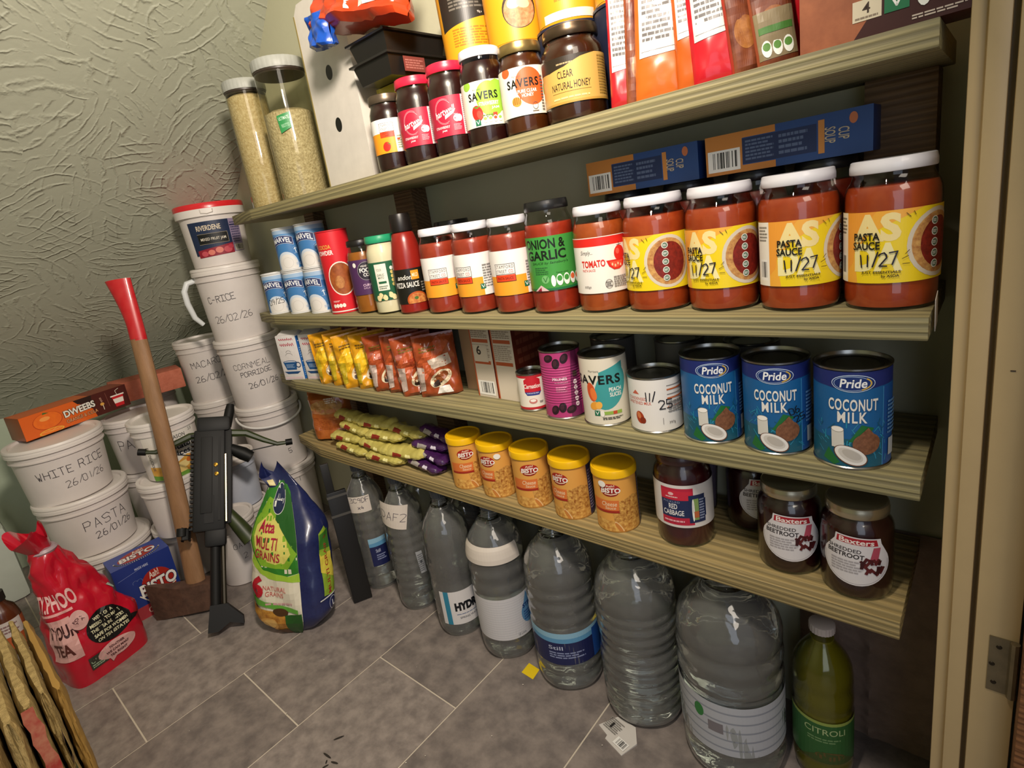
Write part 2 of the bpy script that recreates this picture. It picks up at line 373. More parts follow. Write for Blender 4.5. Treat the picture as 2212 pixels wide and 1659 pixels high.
struct(MB().box((-2.5, .20, 0), (.3, .28, 3.0), mat('c5c3a6', .6, n=.1, ns=5, bump=.1, bs=90)).build('wall_back'))
struct(MB().box((FAR - .08, -1.6, 0), (FAR, .28, .6), wall_green).build('wall_far'))
struct(MB().box((-2.5, -1.68, 0), (.3, -1.6, 3.0), wall_green).build('wall_left'))
struct(MB().add([(x, y, slope(x) + d) for d in (0, .06) for x in (-2.5, .3) for y in (-1.6, .28)], [(0, 1, 3, 2), (4, 6, 7, 5), (0, 4, 5, 1), (2, 3, 7, 6), (0, 2, 6, 4), (1, 5, 7, 3)], artex()).build('ceiling'))
# rough brown plaster low on the back wall behind the shelf ends
def rough(u, v):
    x = -.215 + .185 * u; z = .385 * v
    d = .006 * max(0, 1 - abs(x + .118) / .010) * (.7 + 1.1 * NZ.noise((x * 60, z * 55, 1))) + .0015 * NZ.noise((x * 90, z * 90, 4))
    return (x, .195 - max(d, -.002), z)
struct(MB().grid(rough, 46, 110, mat('8a7466', .8, n=.4, ns=30, bump=.5, bs=90)).build('trim_1'))
# end wall beyond the shelf ends, door lining, hinge and door leaf
struct(MB().box((.0, .03, 0), (.30, .20, 3.0), wall_green).build('wall_right'))
jm = MB()
jm.box((-.0315, .0, 0), (-.019, .19, 2.1), paint, b=.002).box((-.0205, -.007, 0), (-.0055, .03, 2.1), paint, b=.0025).box((-.008, .003, 0), (.002, .03, 2.1), mat('8f7c5c', .5)).box((-.0012, -.013, 0), (.0325, .03, 2.1), paint, b=.0018)
lin_ = struct(jm.build('trim_2'))
nk = MB().box((.0005 + .009, -.0137, .6935), (.0005 + .0125, -.0125, .6945), '3a2c20').build('nick', lin_)
hg = MB(); br = mat('8a7d62', .42, metal=.7, n=.4, ns=60)
hg.box((.0105, -.0142, .347), (.0275, -.0125, .413), br).tube([(.0295, -.0165, .347), (.0295, -.0165, .413)], .0038, br)
h = hg.build('hinge', lin_)
for z in (.358, .380, .402): MB().lathe([(0, 0), (.0024, 0), (.0020, .0007), (0, .0007)], mat('3c352a', .4, metal=.8), 14, M.Translation((.018 - .0022 * ((z * 1000) % 3), -.0142, z)) @ M.Rotation(pi / 2, 4, 'X')).build('screw', h)
struct(MB().box((.0345, -.045, .005), (.78, -.006, 1.98), wood('7a4f2e', '8f6038', '6a4226'), b=.002).build('door_1'))

# ------------------------------------------------------------ shelving
Z1, Z2, Z3, Z4 = .9985, .739, .565, .384
pine = wood('787050', '9a8f64', '7f7b58')
pine2 = wood('80714a', 'a8925f', '8b7a52', 1.1)
def board(z, xl, xk, xr, m, lb):
    """plank with its front corner at the bucket end sawn off at a slant"""
    pts = [(xr, 0), (xr, .19), (xl, .19), (xl, .030), (xk, 0)]; bm = bmesh.new(); X0 = xl + .65
    vs = [bm.verts.new((x - X0, y - .095, -.0235)) for x, y in pts]; f = bm.faces.new(vs); q = bmesh.ops.extrude_face_region(bm, geom=[f])
    bmesh.ops.translate(bm, verts=[e for e in q['geom'] if isinstance(e, bmesh.types.BMVert)], vec=(0, 0, .0235)); bmesh.ops.recalc_face_normals(bm, faces=bm.faces[:])
    bmesh.ops.bevel(bm, geom=bm.edges[:], offset=.0012, segments=2, affect='EDGES', profile=.6); bm.verts.index_update()
    b = MB(); b.add([v.co[:] for v in bm.verts], [[v.index for v in f.verts] for f in bm.faces], m, True); bm.free()
    tag(b.build('shelf_board', None, (X0, .095, z)), lb, 'shelf', 'pine shelf boards')
board(Z1, -1.50, -1.335, -.051, pine, 'topmost pine shelf board, under the jam jars and sauce pouches')
board(Z2, -1.49, -1.352, -.050, pine, 'second pine shelf board from the top, under the row of sauce jars')
board(Z3, -1.465, -1.330, -.051, pine, 'third pine shelf board from the top, under the coconut milk tins and noodles')
board(Z4, -1.450, -1.292, -.064, pine2, 'lowest pine shelf board, above the water bottles')
dk = wood('6a523a', '86694a', '5c452e'); tn = 3
for x0, x1, y0 in ((-.128, -.062, .152), (-.99, -.93, .158), (-1.38, -1.335, .165)):
    for a, b in ((0, Z4 - .0235), (Z4, Z3 - .0235), (Z3, Z2 - .0235), (Z2, Z1 - .0235)):
        if x0 > -.2 and a < Z2: continue
        struct(MB().box((x0, y0, a), (x1, .2, b), dk, b=.001).build('trim_%d' % tn)); tn += 1
# ------------------------------------------------------------ builders for packaged food
GLASS = thin('f4f6f2', .02, 1.0)
STEEL = mat('a8a69e', .28, metal=1)
SHADED_STEEL = mat('77746c', .35, metal=1)  # darker steel for tin tops: shade from the board above put into the colour
def jar(nm, label, x, y, z, off, r, h, cont, lid, art, H, v0, rl=None, lh=.013, neck=.80, fill=.84, lidr=.35, group=None, cat='jar', under=None, ribs=0, sh=.72, lmetal=0):
    """round glass jar: glass, contents, lid, label"""
    rl = rl or r * .88; rn = rl * .93; hs = h * sh; hn = h - lh
    t = thing(nm, label, cat, (x, y, z), face(x, y, off), group)
    pf = [(0, .001), (r * .80, .001), (r * .90, .0), (r * .965, .004), (r * .995, .011), (r, .02), (r, hs), (r * .985, hs + (hn - hs) * .30), (r * .94, hs + (hn - hs) * .52), (rn + (r * .94 - rn) * .35, hs + (hn - hs) * .72), (rn, hs + (hn - hs) * .88), (rn, hn + .003)]
    MB().lathe(pf, GLASS, 44).build('glass', t)
    zf = h * fill; ins = .0011; c = [(0, .0035)]
    for q, k in pf[1:]:
        if k < zf: c.append((max(q - ins, .001), max(k, .0035)))
    q1 = [(q, k) for q, k in pf if k >= zf]; rf = c[-1][0] if not q1 else (c[-1][0] + q1[0][0] - ins) / 2
    c += [(rf, zf), (0, zf + .0005)]
    MB().lathe(c, cont, 40).build('contents', t)
    k = lh; lp = [(rl * .98, h - k), (rl, h - k + .001), (rl, h - k * .45), (rl * .985, h - k * .3), (rl * .97, h - .0008), (rl * .93, h), (rl * .88, h - .0009), (0, h - .0009)]
    w_ = (lambda a, zz: 1 + ribs * cos(a * 60)) if ribs else None
    MB().lathe([(0, h - k + .002)] + lp, mat(lid, lidr, metal=lmetal, coat=.3) if isinstance(lid, str) else lid, 120 if ribs else 48, wob=w_).build('lid', t)
    if art:
        a = Art(cyl(r + .0002, v0)); a.clip = (None, 0, None, H); art(a, H); a.build(t)
    return t
def tin(nm, label, x, y, z, off, r, h, art, base='e8e4da', rim=STEEL, group=None, cat='tin', top=SHADED_STEEL, ridges=0, v0=.003, H=None):
    """food tin: can body with seams, recessed lid, wrap-round label"""
    t = thing(nm, label, cat, (x, y, z), face(x, y, off), group)
    MB().lathe([(0, .002), (r - .003, .002), (r - .002, 0), (r + .0006, .0004), (r + .0008, .0022), (r - .0006, .0036), (r - .0006, h - .0036), (r + .0008, h - .0022), (r + .0008, h - .0003), (r - .001, h), (r - .002, h - .003), (r - .0022, h - .0045)], rim, 52).build('can', t)
    MB().lathe([(0, h - .0046), (r - .012, h - .0046), (r - .011, h - .004), (r - .008, h - .004), (r - .007, h - .0046), (r - .0015, h - .0046)], top, 40).build('can_top', t)
    H = H or h - .0075; vv = v0 + .001
    rz = (lambda v: r - .0003 + (.00035 * cos(v * 2 * pi / .0042) if ridges and .2 * H < v < .8 * H else 0))
    a = Art(cyl(r, vv, rz), dv=.0021 if ridges else None); a.clip = (-pi * r, 0, pi * r, H); a.r(-pi * r, 0, pi * r, H, base); art(a, H); a.build(t)
    return t
SAUCE = mat('b4481c', .34, n=.6, ns=70, n2='982e10', coat=.2)
SAUCE2 = mat('a8331c', .34, n=.5, ns=70, n2='84200f', coat=.2)
JAM = mat('2c0d0a', .3, n=.4, ns=40, n2='160605', coat=.2)
# ---- label artwork
def a_pasta(a, H):
    a.r(-.064, 0, -.0435, H, 'efe9dc'); a.bars(-.060, .006, -.0465, .030, n=12); a.fine(-.061, .05, -.046, H - .004, 5, '8a8478')
    a.r(-.0435, 0, .095, H, 'f1d31e'); a.p([(-.0435, 0), (-.030, 0), (-.034, .03), (-.018, .05), (.0, H * .83), (.028, H), (-.0435, H)], 'f2ae3e'); a.p([(-.0435, .012), (-.036, .02), (-.030, .05), (-.012, H), (-.0435, H)], 'f0a03a')
    a.t('AS', -.034, .042, .0085, .070, 'f4df9a', .05); a.t('DA', -.033, .012, .010, .041, 'f5e9a8', .05)
    a.e(.044, .036, .031, .034, 'd8cdb8'); a.e(.044, .036, .027, .030, mat('d9a860', .5, n=.8, ns=180, n2='9c5a30')); a.e(.046, .036, .021, .025, mat('8e2416', .5, n=.8, ns=220, n2='5c1009'))
    for i in range(5): a.e(.040, .057 - i * .0105, .0042, .0042, 'e8e8dd', n=14); a.e(.040, .057 - i * .0105, .0033, .0033, '5f7a66', n=12); a.fine(.0375, .0555 - i * .0105, .0425, .0585 - i * .0105, 2, 'f0f0ea', seed=i)
    for p in (((.012, .068), (.0155, .064)), ((.018, .069), (.0195, .0655)), ((.0095, .024), (.0145, .0265)), ((.010, .019), (.0155, .019)), ((.012, .0285), (.015, .032))): a.l(p, .0006, '5a4a14')
    a.t('PASTA\nSAUCE', -.0335, .0345, -.0085, .0515, '14110e', .025, ls=.85)
    a.h('11/27', -.0275, .0165, .0125, '17132a', .0013, 4, .52)
    a.t('JUST ESSENTIALS', -.0245, .0095, .0085, .0128, '2a2410', .02); a.t('by ASDA', -.007, .0055, .0075, .0088, '2a2410', .02)
def a_stam(kind='PASTA SAUCE'):
    def f(a, H):
        a.r(-.05, 0, .075, H, 'ece7e0'); a.r(-.05, 0, .030, .031, 'f0a02c'); a.l([(-.05, .0312), (.03, .0312)], .0006, 'ece7e0')
        a.r(-.023, .0335, .012, .0505, '2a1e1c'); a.r(-.0222, .0343, .0112, .0497, 'ece7e0'); a.t('STAMFORD', -.021, .0432, .0100, .0485, '3a2a28', 0, sp=1.25); a.t('STREET', -.021, .0358, -.0015, .0410, '3a2a28', 0, sp=1.2); a.t('CO.', .0015, .0358, .0095, .0410, 'c23a2c', 0)
        a.r(-.023, .022, .012, .0330, '2a1e1c'); a.r(-.0222, .0228, .0112, .0330, 'd8421c'); a.t(kind, -.019, .0255, .008, .0297, '5c180c', .01)
        a.r(.031, 0, .075, .028, 'ece7e0'); a.veg(.024, .0105, .009); a.fine(.031, .012, .07, .052, 9, '8a8a86'); a.bars(.047, .006, .07, .03)
    return f
def a_tom(a, H):
    a.r(-.055, 0, .055, H, 'ece6dc'); a.r(-.055, H - .0125, .055, H, 'd8281e'); a.l([(-.055, H - .0005), (.055, H - .0005)], .001, 'ece6dc')
    a.t('Simply...', -.031, .053, -.012, .0605, '3a3430', 0, sh=.3); a.t('TOMATO', -.0305, .0365, .0045, .0465, 'cf2a1e', .035); a.t('PASTA SAUCE', -.030, .031, -.010, .0345, 'cf4a3a', .01)
    a.e(.0265, .052, .0095, .0115, 'ece6dc'); a.e(.0265, .052, .0088, .0108, 'd62a20'); a.e(.0235, .055, .003, .004, 'e25a4a'); a.l([(.0265, .063), (.0265, .0675)], .0007, '3a2a20'); a.l([(.023, .063), (.030, .064)], .0007, '3a2a20')
    a.p([(.006, .044), (.034, .044), (.031, .035), (.024, .0305), (.016, .0305), (.009, .036)], 'd8261c'); a.p([(.010, .042), (.031, .042), (.028, .0355), (.022, .033), (.016, .033), (.012, .037)], 'e2543c')
    for i in range(4): a.e(.014 + i * .0042, .038 - (i % 2) * .002, .0012, .002, 'f2c8a0', n=10)
    a.ring(.007, .012, .005, .006, .0006, '6a6460'); a.fine(.003, .008, .011, .016, 3, '6a6460'); a.fine(.014, .006, .036, .022, 5, '8a8480'); a.t('440ge', -.029, .0075, -.018, .0115, '6a6460', 0)
def a_onion(a, H):
    a.r(-.055, 0, .06, H, '3f8f3c'); a.t('ONION &', -.045, .062, .022, .0765, '0f1a10', .03); a.t('GARLIC', -.043, .0455, .022, .060, '0f1a10', .03)
    a.t("SAUCE by Sainsbury's", -.034, .0385, .024, .0432, '14301a', .005, sh=.25); a.fine(-.03, .024, -.008, .036, 4, '2a5e30'); a.r(-.055, 0, .06, .0035, '1f6b3c')
    a.e(-.014, .017, .006, .006, '6fb06a'); a.l([(-.017, .020), (-.014, .0135), (-.0105, .0205)], .001, '1f5b2c')
    a.e(-.002, .014, .0035, .0085, 'eef2e4'); a.loz(.002, .006, 2, .011, .0175, ('3f8f3c',)); a.loz(.024, .006, 3, .011, .0175, ('e06a3a',)); a.t('Typical values', .003, .0245, .022, .0268, '14301a', 0)
    a.p([(-.034, 0), (-.010, 0), (-.022, .009)], 'd9b8b8'); a.p([(-.030, 0), (-.022, 0), (-.022, .006)], '8e2436')
# ------------------------------------------------------------ second shelf up from the middle: tall sauce jars
g = 'pasta sauce jars with yellow labels'
kw = dict(cont=SAUCE, lid='e4e3e8', art=a_pasta, H=.072, v0=.030, rl=.0372, fill=.83, sh=.735)
p1 = jar('pasta_sauce_jar', 'yellow-labelled pasta sauce jar at the door end of its shelf, white lid', -.0895, .0655, Z2, 0, .0418, .1515, group=g, **kw)
for x, y, o, lb in ((-.1765, .0645, 16, 'yellow-labelled pasta sauce jar second from the door, barcode strip showing'),
                    (-.2635, .0645, -18, 'yellow-labelled pasta sauce jar third from the door, whole title still readable'),
                    (-.350, .063, -40, 'yellow-labelled pasta sauce jar next to the tomato jar, bowl picture facing out')):
    dup(p1, (x, y, Z2), face(x, y, o), lb)
jar('tomato_sauce_jar', 'pasta sauce jar with white label, red band and tomato picture', -.4305, .055, Z2, 0, .0375, .150, cont=mat('b0501e', .34, n=.5, ns=60, n2='8a3410', coat=.2), lid='e4e3e8', art=a_tom, H=.078, v0=.029, rl=.034, fill=.84)
jar('onion_garlic_sauce_jar', 'onion and garlic sauce jar with green label and black lid', -.5135, .050, Z2, 0, .0370, .167, cont=SAUCE2, lid='1a1a1a', art=a_onion, H=.080, v0=.036, rl=.033, lh=.014, fill=.80, sh=.74)
st = mat('a53a24', .34, n=.5, ns=60, n2='842412', coat=.2)
kw = dict(cont=st, lid='e4e3e8', art=a_stam(), H=.071, v0=.031, rl=.0315, fill=.83)
s1 = jar('chopped_sauce_jar', 'pasta sauce jar with white and orange label, beside the green-labelled jar', -.592, .047, Z2, -14, .0352, .1525, group='pasta sauce jars with white and orange labels', **kw)
dup(s1, (-.6745, .046, Z2), face(-.6745, .046, -32), 'middle of the three pasta sauce jars with white and orange labels')
dup(s1, (-.760, .047, Z2), face(-.760, .047, -6), 'pasta sauce jar with white and orange label, beside the red ketchup bottle')
# second row behind, only lids and shoulders showing
jk = jar('sauce_jar', 'dark-lidded sauce jar in the back row under the door-end soup carton', -.165, .147, Z2, 0, .0375, .1605, SAUCE2, '1c1c1e', None, 0, 0, rl=.034, group='dark-lidded jars in the back row')
for x, lb in ((-.245, 'dark-lidded sauce jar in the back row under the gap end of the door-end carton'), (-.335, 'dark-lidded sauce jar in the back row under the barcode-end soup carton'), (-.43, 'dark-lidded sauce jar in the back row behind the tomato jar'), (-.795, 'black-lidded jar standing behind the ketchup bottle and sauce jars')):
    dup(jk, (x, .147 if x > -.7 else .125, Z2), 0, lb)
# ketchup squeeze bottle
def a_ketch(a, H):
    a.r(-.05, 0, .05, H, '17160f'); a.t('andon', -.028, .046, .002, .055, 'e8e4d8', .01, sh=.3); a.r(.001, .045, .016, .062, 'e8921e'); a.t('MILD', .003, .050, .014, .057, 'f2e2c0', .01)
    a.t('PIZZA SAUCE', -.034, .031, .014, .041, 'eae6dc', .02); 
    a.e(.006, .006, .020, .016, 'b4521e'); a.e(.006, .006, .017, .013, mat('d8934a', .5, n=.8, ns=160, n2='9a3a18')); a.e(.004, .010, .004, .003, '4a6a2a'); a.r(-.05, -.012, .05, -.0003, '6a1a12'); a.fine(.018, .02, .04, .04, 4, '8a867a')
t = thing('pizza_sauce_bottle', 'tall red pizza sauce bottle with black label between mayonnaise and white-labelled jars', 'bottle', (-.8465, .043, Z2), face(-.8465, .043, 0))
MB().lathe([(0, 0), (.026, 0), (.0305, .004), (.031, .012), (.031, .085), (.0295, .11), (.025, .135), (.021, .15), (.0165, .155), (0, .155)], mat('8e1f16', .3, n=.3, ns=20, coat=.3), 40).build('body', t)
MB().lathe([(0, .154), (.020, .154), (.0205, .156), (.0195, .183), (.018, .187), (0, .187)], mat('16100e', .4), 36).build('cap', t)
a = Art(cyl(.0316, .020)); a.clip = (None, 0, None, .066); a_ketch(a, .066); a.build(t)
# mayonnaise, curry sauce
def a_mayo(a, H):
    a.r(-.05, 0, .05, H, '1f5a3c'); a.r(-.022, .020, .002, H - .004, 'e6e2d2'); a.t('YOUR', -.019, .058, -.008, .063, '6a7a6a', 0); a.t('GARLIC\nMAYO', -.019, .043, -.004, .053, '3a5a48', .01); a.r(-.018, .0335, -.002, .038, '1f5a3c'); a.fine(-.019, .022, 0, .030, 2, '6a7a6a')
    for i in range(5): a.e(.012, .062 - i * .008, .0035, .0036, 'd6c070' if i else 'ece8da', n=14)
    for p in ((-.018, .010), (-.010, .006), (.002, .010), (.008, .005), (-.024, .005)): a.e(p[0], p[1], .0048, .0062, 'e8d6a0', 20, n=16)
    for p in (((-.02, .0), (-.012, .012)), ((-.004, .0), (-.002, .014))): a.l(p, .001, '123a26')
jar('mayonnaise_jar', 'creamy mayonnaise jar with green lid and green label', -.9205, .043, Z2, 0, .0325, .1545, mat('ece0be', .45, coat=.2), '27976a', a_mayo, .076, .028, rl=.030, fill=.90, lh=.014)
def a_curry(a, H):
    a.r(-.05, 0, .05, H, '4c2a55'); a.e(.001, .048, .0185, .0195, '2a2430'); a.ring(.001, .048, .0175, .0185, .0006, 'b8b0b8'); a.t('HEARTY', -.009, .0565, .011, .0605, 'dcd6d0', .01); a.t('FOOD', -.0125, .0455, .0155, .0545, 'f0ece4', .03); a.t('CO.', -.006, .037, .008, .0440, 'f0ece4', .02)
    a.t('CURRY', -.0105, .017, .0115, .022, 'd8b8cc', .02); a.t('SAUCE', -.0105, .0115, .0085, .0155, 'b898b0', .01); a.e(-.022, .062, .004, .005, 'e8e4da', n=14)
jar('curry_sauce_jar', 'brown curry sauce jar with purple label and black lid', -.994, .048, Z2, 0, .0325, .152, mat('a8631a', .35, n=.5, ns=50, n2='86460e', coat=.2), '15110f', a_curry, .072, .040, rl=.029, fill=.84)
# drinking chocolate tin
def a_choc(a, H):
    a.t('COCOA', -.036, .138, -.004, .147, 'd8a84a', .02); a.t('POWDER', -.042, .125, -.001, .135, 'f0e6e0', .03)
    a.e(.006, .072, .030, .037, 'eee4d6'); a.e(.006, .072, .0275, .0345, mat('a85a24', .5, n=.9, ns=60, n2='7a3612')); a.e(.0, .065, .010, .014, mat('c88a4a', .5, n=.9, ns=90, n2='8a4a1c'))
    a.fine(-.026, .022, -.008, .026, 2, 'f0c8c8')
    for i in range(4): a.e(-.024 + .0075 * i, .014, .0038, .0045, 'f2e8dc', n=12)
    a.r(-.10, 0, .10, .0025, 'e8e0d8')
t = tin('drinking_chocolate_tin', 'tall red drinking chocolate tin beside the blue milk powder tins', -1.0945, .050, Z2, -6, .0345, .181, a_choc, 'd01f2a', mat('c8202a', .4), top=mat('b81c26', .4))
# dried milk tins: three on the shelf, two on top
def a_milk(date):
    def f(a, H):
        a.r(-.105, 0, .105, H, '2f5f9a'); a.p([(-.032, H * .36), (-.02, H * .62), (.008, H * .72), (.03, H * .60), (.03, 0), (-.032, 0)], '3f78b0'); a.p([(-.105, H * .7), (-.03, H * .86), (.105, H * .64), (.105, H), (-.105, H)], '5c8fc2'); a.p([(-.105, H * .93), (.105, H * .88), (.105, H), (-.105, H)], '9db8d4')
        a.e(-.002, .012, .026, .030, 'c9d3de'); a.e(-.001, .010, .0225, .026, 'dedad4'); a.ring(-.001, .016, .013, .012, .0005, 'b8b4ae'); a.r(-.105, -.001, .105, .0015, 'e6e4e0')
        b = [(-.030, .064), (.022, .064), (.022, .0795), (-.030, .0795)]
        def arc(pts, k): return [(x, y - k * (x + .004) ** 2 * 9) for x, y in pts]
        n = 12; top = [(-.034 + .056 * i / n, .0805) for i in range(n + 1)]; bot = [(.022 - .056 * i / n, .062) for i in range(n + 1)]
        a.p(arc(top + bot, 1), 'c8ccd8'); top = [(-.033 + .054 * i / n, .0797) for i in range(n + 1)]; bot = [(.021 - .054 * i / n, .0628) for i in range(n + 1)]
        a.p(arc(top + bot, 1), '1b2a5e'); a.t('MARVEL', -.030, .0655, .0185, .0775, 'eef0f2', .02, arc=9)
        a.ring(.023, .044, .007, .008, .0005, '9fb8d6', 30, 150); a.l([(.0235, .038), (.0225, .048)], .0018, 'e8f0f6'); a.l([(.0195, .0455), (.0225, .049), (.0265, .0465)], .0012, 'e8f0f6'); a.fine(.018, .035, .028, .037, 1, '9fb8d6')
        a.fine(.018, .008, .030, .014, 3, '9fb8d6')
        if date: a.h('09/25', -.022, .020, .013, '15151c', .0011, 6, .5)
    return f
g = 'blue dried milk tins'
wr = mat('d8d8d6', .5); kw = dict(rim=wr, top=wr, base='2f5f9a', H=.093)
m1 = tin('dried_milk_tin', 'blue dried milk tin with a handwritten date, hanging over the bucket end of the shelf', -1.376, .042, Z2, -16, .0335, .1035, a_milk(1), group=g, **kw)
m2 = tin('dried_milk_tin', 'blue dried milk tin in the lower row, between the dated tin and its neighbour', -1.282, .050, Z2, -22, .0335, .1035, a_milk(0), group=g, **kw)
dup(m2, (-1.189, .053, Z2), face(-1.189, .053, -34), 'blue dried milk tin in the lower row, touching the red chocolate tin')
dup(m2, (-1.296, .058, Z2 + .1037), face(-1.296, .058, -20), 'blue dried milk tin on top of the stack, bucket side')
dup(m2, (-1.200, .064, Z2 + .1037), face(-1.200, .064, -26), 'blue dried milk tin on top of the stack, next to the red chocolate tin')
# soup cartons lying along the lids of the back row
def soup(x0, x1, label, z):
    t = thing('soup_carton', label, 'carton', ((x0 + x1) / 2, .14, z), 0, 'blue soup cartons on the back-row lids'); w_ = (x1 - x0) / 2
    MB().box((-w_, -.035, 0), (w_, .035, .048), mat('1f3a72', .4), b=.001).build('box', t)
    a = Art(flat((-w_, -.0352, 0), (1, 0, 0), (0, 0, 1)), None); a.clip = (0, 0, 2 * w_, .048); L_ = 2 * w_
    a.r(0, 0, L_, .048, '274a86'); a.r(0, 0, L_ * .25, .048, 'c9823c'); a.r(L_ * .25, .040, L_ * .46, .048, 'c9823c'); a.r(L_ * .25, 0, L_ * .46, .008, 'c9823c'); a.bars(L_ * .015, .004, L_ * .235, .030)
    a.r(L_ * .25, .009, L_ * .70, .039, '1a2c58'); a.fine(L_ * .27, .012, L_ * .45, .037, 6, '5a6a8c'); a.fine(L_ * .48, .012, L_ * .66, .037, 4, '5a6a8c', seed=4); a.r(L_ * .71, .006, L_ * .745, .042, 'd08a44')
    a.t('CUP\nSOUP', L_ * .765, .012, L_ * .86, .036, 'c8b898', .01, rot=-90); a.e(L_ * .90, .038, .004, .006, 'c8744a'); a.build(t)
    return t
soup(-.470, -.302, 'blue and orange soup carton lying on jar lids, the one further from the door', .8998)
soup(-.292, -.112, 'blue and orange soup carton lying on jar lids, the one nearer the door frame', .8998)
# ------------------------------------------------------------ packets and cartons
def pillow(w_, h, tb, tt, cr=.0, seed=0, p=4, gus=.5):
    """front-surface function of an upright filled packet: x across, z up, returns depth"""
    def half(x, z):
        u = min(1, abs(2 * x / w_)); k = max(0, min(1, z / h)); T = (tb * (1 - k) + tt * k) / 2 * max(0, 1 - u ** p) ** .6
        T *= min(1, (k / .06) * (1 - gus) + gus) * min(1, (1 - k) / .10 + .04)
        return T + cr * NZ.noise((x * 38 + seed, z * 30, seed * 1.7)) * (.35 + .65 * min(1, T / .006)) + cr * .6 * NZ.noise((x * 90 + seed, z * 75, seed))
    return half
def packet(nm, label, cat, x, y, z, rz, w_, h, tb, tt, col, art=None, cr=.003, seed=0, lean=(0, 0), group=None, back=None, rough=.3, zig=True, fin=.010, part='pouch'):
    t = thing(nm, label, cat, (x, y, z), rz, group); t.rotation_euler = (lean[0], lean[1], rz)
    hf = pillow(w_, h, tb, tt, cr, seed); m = MB(); c = mat(col, rough, coat=.25) if isinstance(col, str) else col; nu, nv = 22, 30
    bk = mat(back, rough, coat=.25) if isinstance(back, str) else (back or c)
    m.grid(lambda u, v: ((u - .5) * w_, -hf((u - .5) * w_, v * h), v * h), nu, nv, c)
    m.grid(lambda u, v: ((.5 - u) * w_, hf((.5 - u) * w_, v * h), v * h), nu, nv, bk)
    m.grid(lambda u, v: ((.5 - u) * w_, (-1 + 2 * v) * hf((.5 - u) * w_, 0), .0002), nu, 2, bk)
    if fin: m.box((-w_ / 2, -.0006, h - .001), (w_ / 2, .0006, h + fin), c)
    m.build(part, t)
    if art:
        a = Art(lambda u, v, o: (u, -hf(u, v) - o, v), w_ / 16, .0006, .0001, dv=h / 22); a.clip = (-w_ * .49, 0, w_ * .49, h * .99); art(a, w_, h); a.build(t, 'print')
    return t
def carton(nm, label, cat, x, y, z, rz, w_, d, h, col, front=None, side=None, top=None, group=None, tilt=(0, 0), b=.0012, rough=.42):
    """card box standing with its front towards local -y; origin at the middle of the front bottom edge"""
    t = thing(nm, label, cat, (x, y, z), rz, group); t.rotation_euler = (tilt[0], tilt[1], rz)
    MB().box((-w_ / 2, 0, 0), (w_ / 2, d, h), mat(col, rough), b=b).build('box', t)
    for fn, f in ((front, flat((0, 0, 0), (1, 0, 0), (0, 0, 1))), (side, flat((w_ / 2, d / 2, 0), (0, 1, 0), (0, 0, 1))), (top, flat((0, 0, h), (1, 0, 0), (0, 1, 0)))):
        if fn: a = Art(f, None, .0002, .00008); k = d if fn is side else w_; a.clip = (-k / 2, 0, k / 2, d if fn is top else h); fn(a, w_, d, h); a.build(t, 'print')
    return t
# ------------------------------------------------------------ third shelf: tins, cartons, noodles, white packs
def a_coco(date):
    def f(a, H):
        a.r(-.12, 0, .12, H, '185d96'); a.r(-.12, H * .86, .12, H, '1d2a6c'); a.p([(-.027, H * .84), (-.12, H * .86), (.12, H * .86), (.027, H * .84), (.0, H * .80)], '1d2a6c')
        a.r(-.12, 0, .12, H * .30, '17586f'); a.r(.0305, 0, .10, H * .83, '1a4f92'); a.r(.030, 0, .0312, H * .83, '3f88bc')
        for i in range(46): x = rnd.uniform(-.035, .034); v = rnd.uniform(.004, .05); a.l([(x, v), (x + rnd.uniform(-.008, .008), v + rnd.uniform(.003, .010))], .0009, rnd.choice(('2f86a8', '155878', '2a94b0'))); a.o -= a.st
        a.o += a.st
        for p in ([(-.030, .006), (-.024, .020), (-.012, .004), (-.018, .0)], [(-.004, .030), (.008, .050), (.020, .046), (.010, .028)], [(.0, .024), (.004, .040), (.014, .034)]): a.p(p, '1f6b34')
        a.e(0, H * .885, .0205, .0098, 'cfe0f2'); a.e(0, H * .885, .0198, .0091, '17306f'); a.e(-.001, H * .885, .0172, .0082, 'b8d0ea'); a.e(-.001, H * .885, .0167, .0077, '17306f')
        a.ring(-.0005, H * .885, .0170, .0079, .0014, 'd8b24a', -60, 40); a.t('Pride', -.0125, H * .885 - .0048, .0125, H * .885 + .0052, 'f2f4f4', .02, sh=.15)
        a.t('COCONUT', -.0235, H * .60, .0235, H * .725, 'e8e4dc', .024, sp=1.12); a.t('MILK', -.0145, H * .475, .0130, H * .59, 'e8e4dc', .022, sp=1.2)
        a.p([(-.020, .022), (-.008, .022), (-.0085, .044), (-.0205, .044)], 'd6d2c8'); a.e(-.0145, .044, .0062, .0035, 'f4f0e8'); a.ring(-.0145, .044, .006, .0033, .0005, '9a9484')
        a.e(.013, .028, .0135, .0125, mat('8a5a3c', .6, n=.8, ns=260, n2='5e3822'), 30); a.p([(.004, .036), (.014, .047), (.022, .036)], mat('8a5a3c', .6, n=.8, ns=260, n2='5e3822'))
        a.e(-.002, .0135, .0170, .0105, '6a3f28', -28); a.e(-.002, .0138, .0160, .0096, 'ece8e2', -28); a.e(-.002, .0142, .0125, .0068, 'd2ccc4', -28); a.e(-.001, .015, .0095, .0048, 'bdb6ac', -28)
        a.r(.038, .010, .049, .030, 'b8bcc0'); a.fine(.036, .035, .060, .075, 9, '5f8fc0')
        if date: a.h('06', .016, .048, .008, '10131c', .0011, 20, .6); a.h('25', .022, .038, .008, '10131c', .0011, 20, .7)
    return f
g = 'blue coconut milk tins'
k1 = tin('coconut_milk_tin', 'blue coconut milk tin at the door end of the row, overhanging the shelf edge', -.1185, .0375, Z3, 2, .0372, .1175, a_coco(0), '185d96', group=g)
